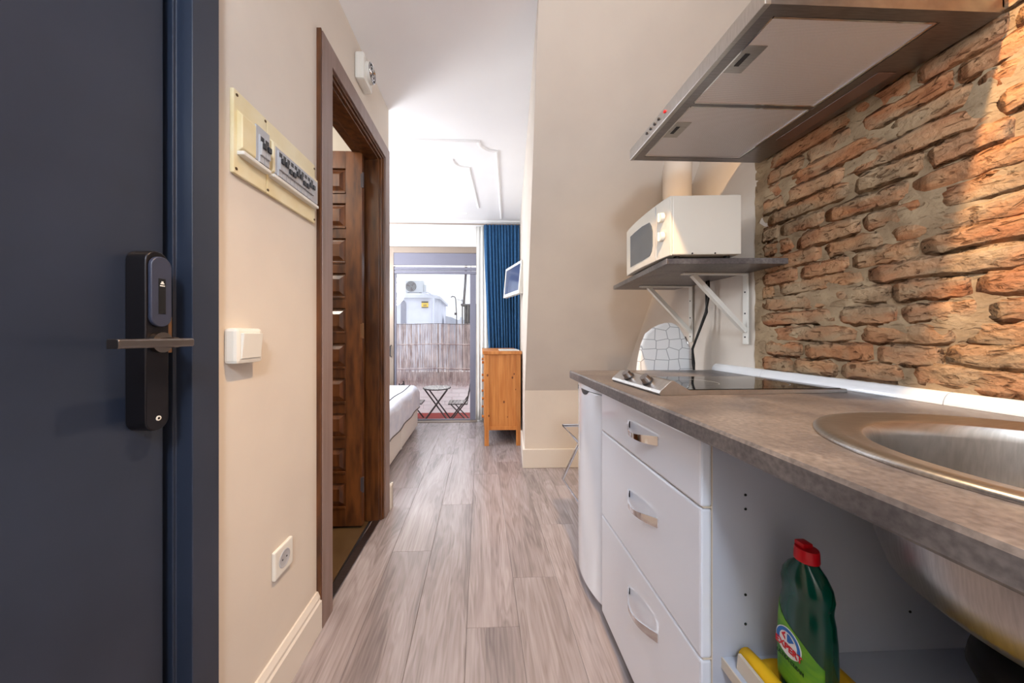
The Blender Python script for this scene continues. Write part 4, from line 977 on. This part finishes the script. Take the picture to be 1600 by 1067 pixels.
# ================================================================== TERRACE AND BEYOND
TZ = -.6
struct(MB().box(-6, 5, 4.11, 7.05, TZ - .1, TZ).build('floor_terrace', M_red), 'red tiled terrace floor outside the balcony door', 'floor')
pw_ = thing('parapet', (-.8, 6.95, TZ), 'low white painted block wall behind the terrace table', 'parapet')
blk = None
MB().box(-6, 5, 6.875, 7.0, TZ, .25).build('wall_core', M_par, pw_)
MB().box(-6, 5, 6.84, 7.03, .25, .285, .005).build('coping', M_par, pw_)
zrow = TZ + .0; k_ = 0
while zrow < .24:
    xx = -3.0 - (.15 if k_ % 2 else 0)
    while xx < .9:
        o = None
        if blk is None:
            blk = MB().box(-.145, .145, -.013, .01, .003, .082, .004).build('block', M_par, pw_, origin=(0, 0, 0)); o = blk
        else: o = blk.copy(); C.objects.link(o)
        o.parent = pw_; o.location = Vector((xx, 6.872, zrow)) - ORG['parapet']; xx += .30
    zrow += .085; k_ += 1
# reed screen
rs = thing('reed_screen', (-.8, 6.80, .2), 'tall dry reed screen fixed behind the terrace wall', 'reed screen')
rm = MB(); rr = random.Random(3)
for i in range(980):
    x_ = -3.4 + 4.6 * i / 980 + rr.uniform(-.004, .004); zt_ = 1.30 + rr.uniform(-.015, .012); lean = rr.uniform(-.03, .03)
    if rr.random() < .1: lean *= 3
    y_ = 6.80 + rr.uniform(-.010, .010); r_ = rr.uniform(.003, .0055); zb = .10 + rr.uniform(-.14, .10)
    rm.cyl((x_, y_, zb), (x_ + lean, y_ + rr.uniform(-.008, .008), zt_), r_, r_ * .7, n=4, caps=False)
ro = rm.build('reeds', M_reed, rs); ro['kind'] = 'stuff'
for z_ in (1.297, .87, .36): MB().tube([(x_, 6.782 + .003 * math.sin(x_ * 9), z_ + .008 * math.sin(x_ * 5)) for x_ in [-3.4 + .2 * k for k in range(24)]], .005 if z_ > 1 else .010, 5).build('binding_wire', M_wire if z_ > 1 else M_reed, rs)
MB().cyl((-.885, 6.818, TZ + .86), (-.885, 6.818, 1.31), .018, n=8).build('support_post', M_wire, rs)

# bistro table
t = thing('bistro_table', (-.83, 6.2, TZ), 'small round folding bistro table with black crossed legs', 'table')
MB().lathe([(.0, .640), (.250, .640), (.256, .645), (.256, .655), (.250, .660), (.0, .660)], -.83, 6.2, 32).build('tabletop', M_mosaic, t, smooth=True)
t.children[0].data.transform(Matrix.Translation((0, 0, TZ)))
MB().tube([(-.83 + .258 * math.cos(2 * PI * i / 32), 6.2 + .258 * math.sin(2 * PI * i / 32), TZ + .648) for i in range(32)], .011, 6, True).build('rim', M_ironp, t)
for y_, s_ in ((6.03, 1), (6.09, -1), (6.31, 1), (6.37, -1)):
    MB().tube([(-.83 - s_ * .245, y_, TZ + .008), (-.83 + s_ * .215, y_, TZ + .636)], .015, 6).build('leg', M_ironp, t)
MB().cyl((-.85, 6.03, TZ + .31), (-.85, 6.37, TZ + .31), .006, n=6).build('cross_bar', M_ironp, t)
# folding chairs
def chair(x_, y_, rz, label):
    t = thing('folding_chair', (x_, y_, TZ), label, 'chair', 'black folding chairs on the terrace')
    M_ = Matrix.Translation((x_, y_, TZ)) @ Matrix.Rotation(rz, 4, 'Z')    # local +x = backrest side
    for s_ in (-.17, .17):
        MB(M_).tube([(-.17, s_, .008), (.10, s_, .345), (.175, s_, .45), (.235, s_, .745)], .014, 6).build('back_post', M_ironp, t)
        MB(M_).tube([(.18, s_ * .88, .008), (-.14, s_ * .88, .345)], .013, 6).build('leg', M_ironp, t)
    MB(M_).tube([(-.19, -.17, .352), (.17, -.17, .352), (.17, .17, .352), (-.19, .17, .352)], .010, 6, True).build('seat_frame', M_ironp, t)
    for k in range(5): MB(M_).box(-.185 + k * .072, -.125 + k * .072, -.165, .165, .356, .370, .003).build('seat_slat', M_mosaic, t)
    for z_, dx in ((.50, .188), (.58, .205), (.66, .22)): MB(M_).box(dx - .010, dx + .002, -.165, .165, z_, z_ + .055, .003).build('back_slat', M_ironp, t)
    return t
chair(-.41, 6.25, 0, 'black folding chair right of the bistro table with its back to the right')
chair(-1.30, 6.30, PI, 'black folding chair left of the bistro table, mostly hidden by the bed')
# small white ledge piece left of the table

# neighbouring rooftop building
t = thing('rooftop_building', (-3.6, 15, -1), 'white rooftop building with a dark arched window', 'building')
MB().prism([(-6.5, 14.0), (-2.05, 14.0), (-1.9, 14.6), (-1.9, 18), (-6.5, 18)], 'z', -1, 2.66).build('wall', M_ext, t)
MB().prism([(-6.6, 13.85), (-2.25, 13.85), (-1.78, 14.3), (-1.78, 18), (-6.6, 18)], 'z', 2.66, 2.78).build('roof_slab', M_extg, t)
MB().prism([(-6.5, 14.0), (-2.6, 14.0), (-1.95, 14.6), (-1.95, 17.8), (-6.5, 17.8)], 'z', 2.78, 2.88).build('roof_kerb', M_ext, t)
wpts = [(-3.42, 1.3), (-3.20, 1.3), (-3.20, 2.38)] + [(-3.20 - .11 + .11 * math.cos(a), 2.38 + .17 * math.sin(a)) for a in [PI * k / 8 for k in range(1, 8)]] + [(-3.42, 2.38)]
MB().prism(wpts, 'y', 13.96, 14.05).build('arched_window', M_shutter, t)
MB().cyl((-2.02, 13.96, -1), (-2.02, 13.96, 2.66), .05, n=10).build('downpipe', M_ext, t)
MB().box(-2.53, -2.24, 13.95, 13.99, 2.24, 2.52, .005).build('sign', M_sign, t, label='square yellow sign with dark bands')
MB().box(-2.53, -2.24, 13.94, 13.951, 2.45, 2.52).box(-2.53, -2.24, 13.94, 13.951, 2.24, 2.275).box(-2.46, -2.31, 13.94, 13.951, 2.315, 2.335).box(-2.46, -2.31, 13.94, 13.951, 2.36, 2.38).build('sign_print', M_signd, t)
MB().tube([(-2.55, 14.2, 2.9), (-2.3, 14.15, 2.94), (-2.1, 14.2, 2.82), (-1.98, 14.3, 2.5)], .03, 6).build('conduit', M_extg, t)
t = thing('air_conditioner', (-2.88, 14.4, 2.88), 'white outdoor air conditioning unit on the rooftop building', 'air conditioner')
MB().box(-3.28, -2.50, 14.2, 14.55, 2.93, 3.46, .02).build('casing', M_acw, t)
MB().box(-2.495, -2.40, 14.25, 14.5, 2.93, 3.28, .01).build('valve_cover', M_acw, t)
MB().cyl((-3.03, 14.20, 3.195), (-3.03, 14.185, 3.195), .225, n=28).build('fan_recess', M_acd, t)
for r_ in (.22, .15, .08): MB().tube([(-3.03 + r_ * math.cos(2 * PI * i / 20), 14.175, 3.195 + r_ * math.sin(2 * PI * i / 20)) for i in range(20)], .010, 5, True).build('grille_ring', M_signd, t)
for k in range(3):
    a = k * 2 * PI / 3 + .5; MB().add([(-3.03, 14.18, 3.195), (-3.03 + .2 * math.cos(a), 14.18, 3.195 + .2 * math.sin(a)), (-3.03 + .2 * math.cos(a + .5), 14.184, 3.195 + .2 * math.sin(a + .5))], [(0, 1, 2)]).build('fan_blade', M_rust, t)
for x_ in (-3.15, -2.65): MB().box(x_ - .03, x_ + .03, 14.2, 14.55, 2.88, 2.93).build('foot', M_rust, t)
# farther roofs
f = MB().prism([(-1.75, -1), (-1.1, -1), (-1.1, 1.80), (-1.42, 1.95), (-1.75, 2.02)], 'y', 16.2, 17)
tag(f.build('stepped_house', M_extg), 'pale grey house with a stepped roofline right of the white building', 'building')
f = MB().box(-1.30, -.55, 19, 20, -1, 1.96).box(-1.2, -1.02, 19.2, 19.6, 1.96, 2.12)
tag(f.build('distant_house', M_extg), 'low pale house with a small chimney in the far distance', 'building')
f = MB().box(-.55, 1.2, 24, 25, -1, 2.0)
tag(f.build('distant_house', M_ext), 'white house far behind the antennas, partly hidden by the dark shed', 'building')
# antennas, mast, tower
t = thing('lamp_mast', (-1.04, 14, -1), 'thin dark mast with a curved top beside the white building', 'mast')
MB().tube([(-1.00, 14, -1), (-1.02, 14, 1.9), (-1.06, 14, 2.62), (-1.10, 14, 2.72), (-1.20, 14, 2.74), (-1.27, 14, 2.70)], .022, 6).build('pole', M_rust, t)
MB().box(-1.11, -1.0, 13.97, 14.03, 1.93, 2.03).build('junction_box', M_rust, t)
t = thing('tv_antenna', (-.84, 15, -1), 'thin grey rooftop television antenna between mast and shed', 'antenna')
MB().cyl((-.84, 15, -1), (-.84, 15, 2.75), .014, n=6).build('pole', M_shutter, t)
MB().cyl((-1.05, 15, 2.72), (-.72, 15, 2.62), .010, n=6).build('boom', M_shutter, t)
for k in range(5): MB().cyl((-1.03 + k * .07, 15, 2.58 + .015 * k), (-1.03 + k * .07, 15, 2.84 - .04 * k), .006, n=5).build('element', M_shutter, t)
t = thing('roof_shed', (-.5, 14.2, -1), 'dark slatted metal shed on a far roof at the right of the view', 'shed')
MB().box(-.70, .10, 14.15, 14.7, -1, 2.36).build('shed_body', M_rust, t)
for k in range(7): MB().box(-.80 + k * .12, -.745 + k * .12, 14.05, 14.12, -1, 2.36 + (.0 if k else .0)).build('slat', M_signd, t)
MB().box(-.84, .12, 14.0, 14.75, 2.36, 2.42).build('shed_roof', M_rust, t)
f = MB().tube([(-.73, 14.4, 2.42), (-.66, 14.4, 3.4), (-.56, 14.4, 5.2)], .055, 8)
tag(f.build('chimney_pole', M_rust), 'thick leaning dark pole rising behind the shed', 'pole')
f = MB().cyl((-.42, 14.4, 2.42), (-.40, 14.4, 5.0), .018, n=6)
tag(f.build('thin_pole', M_rust), 'thin dark upright pole right of the thick leaning pole', 'pole')
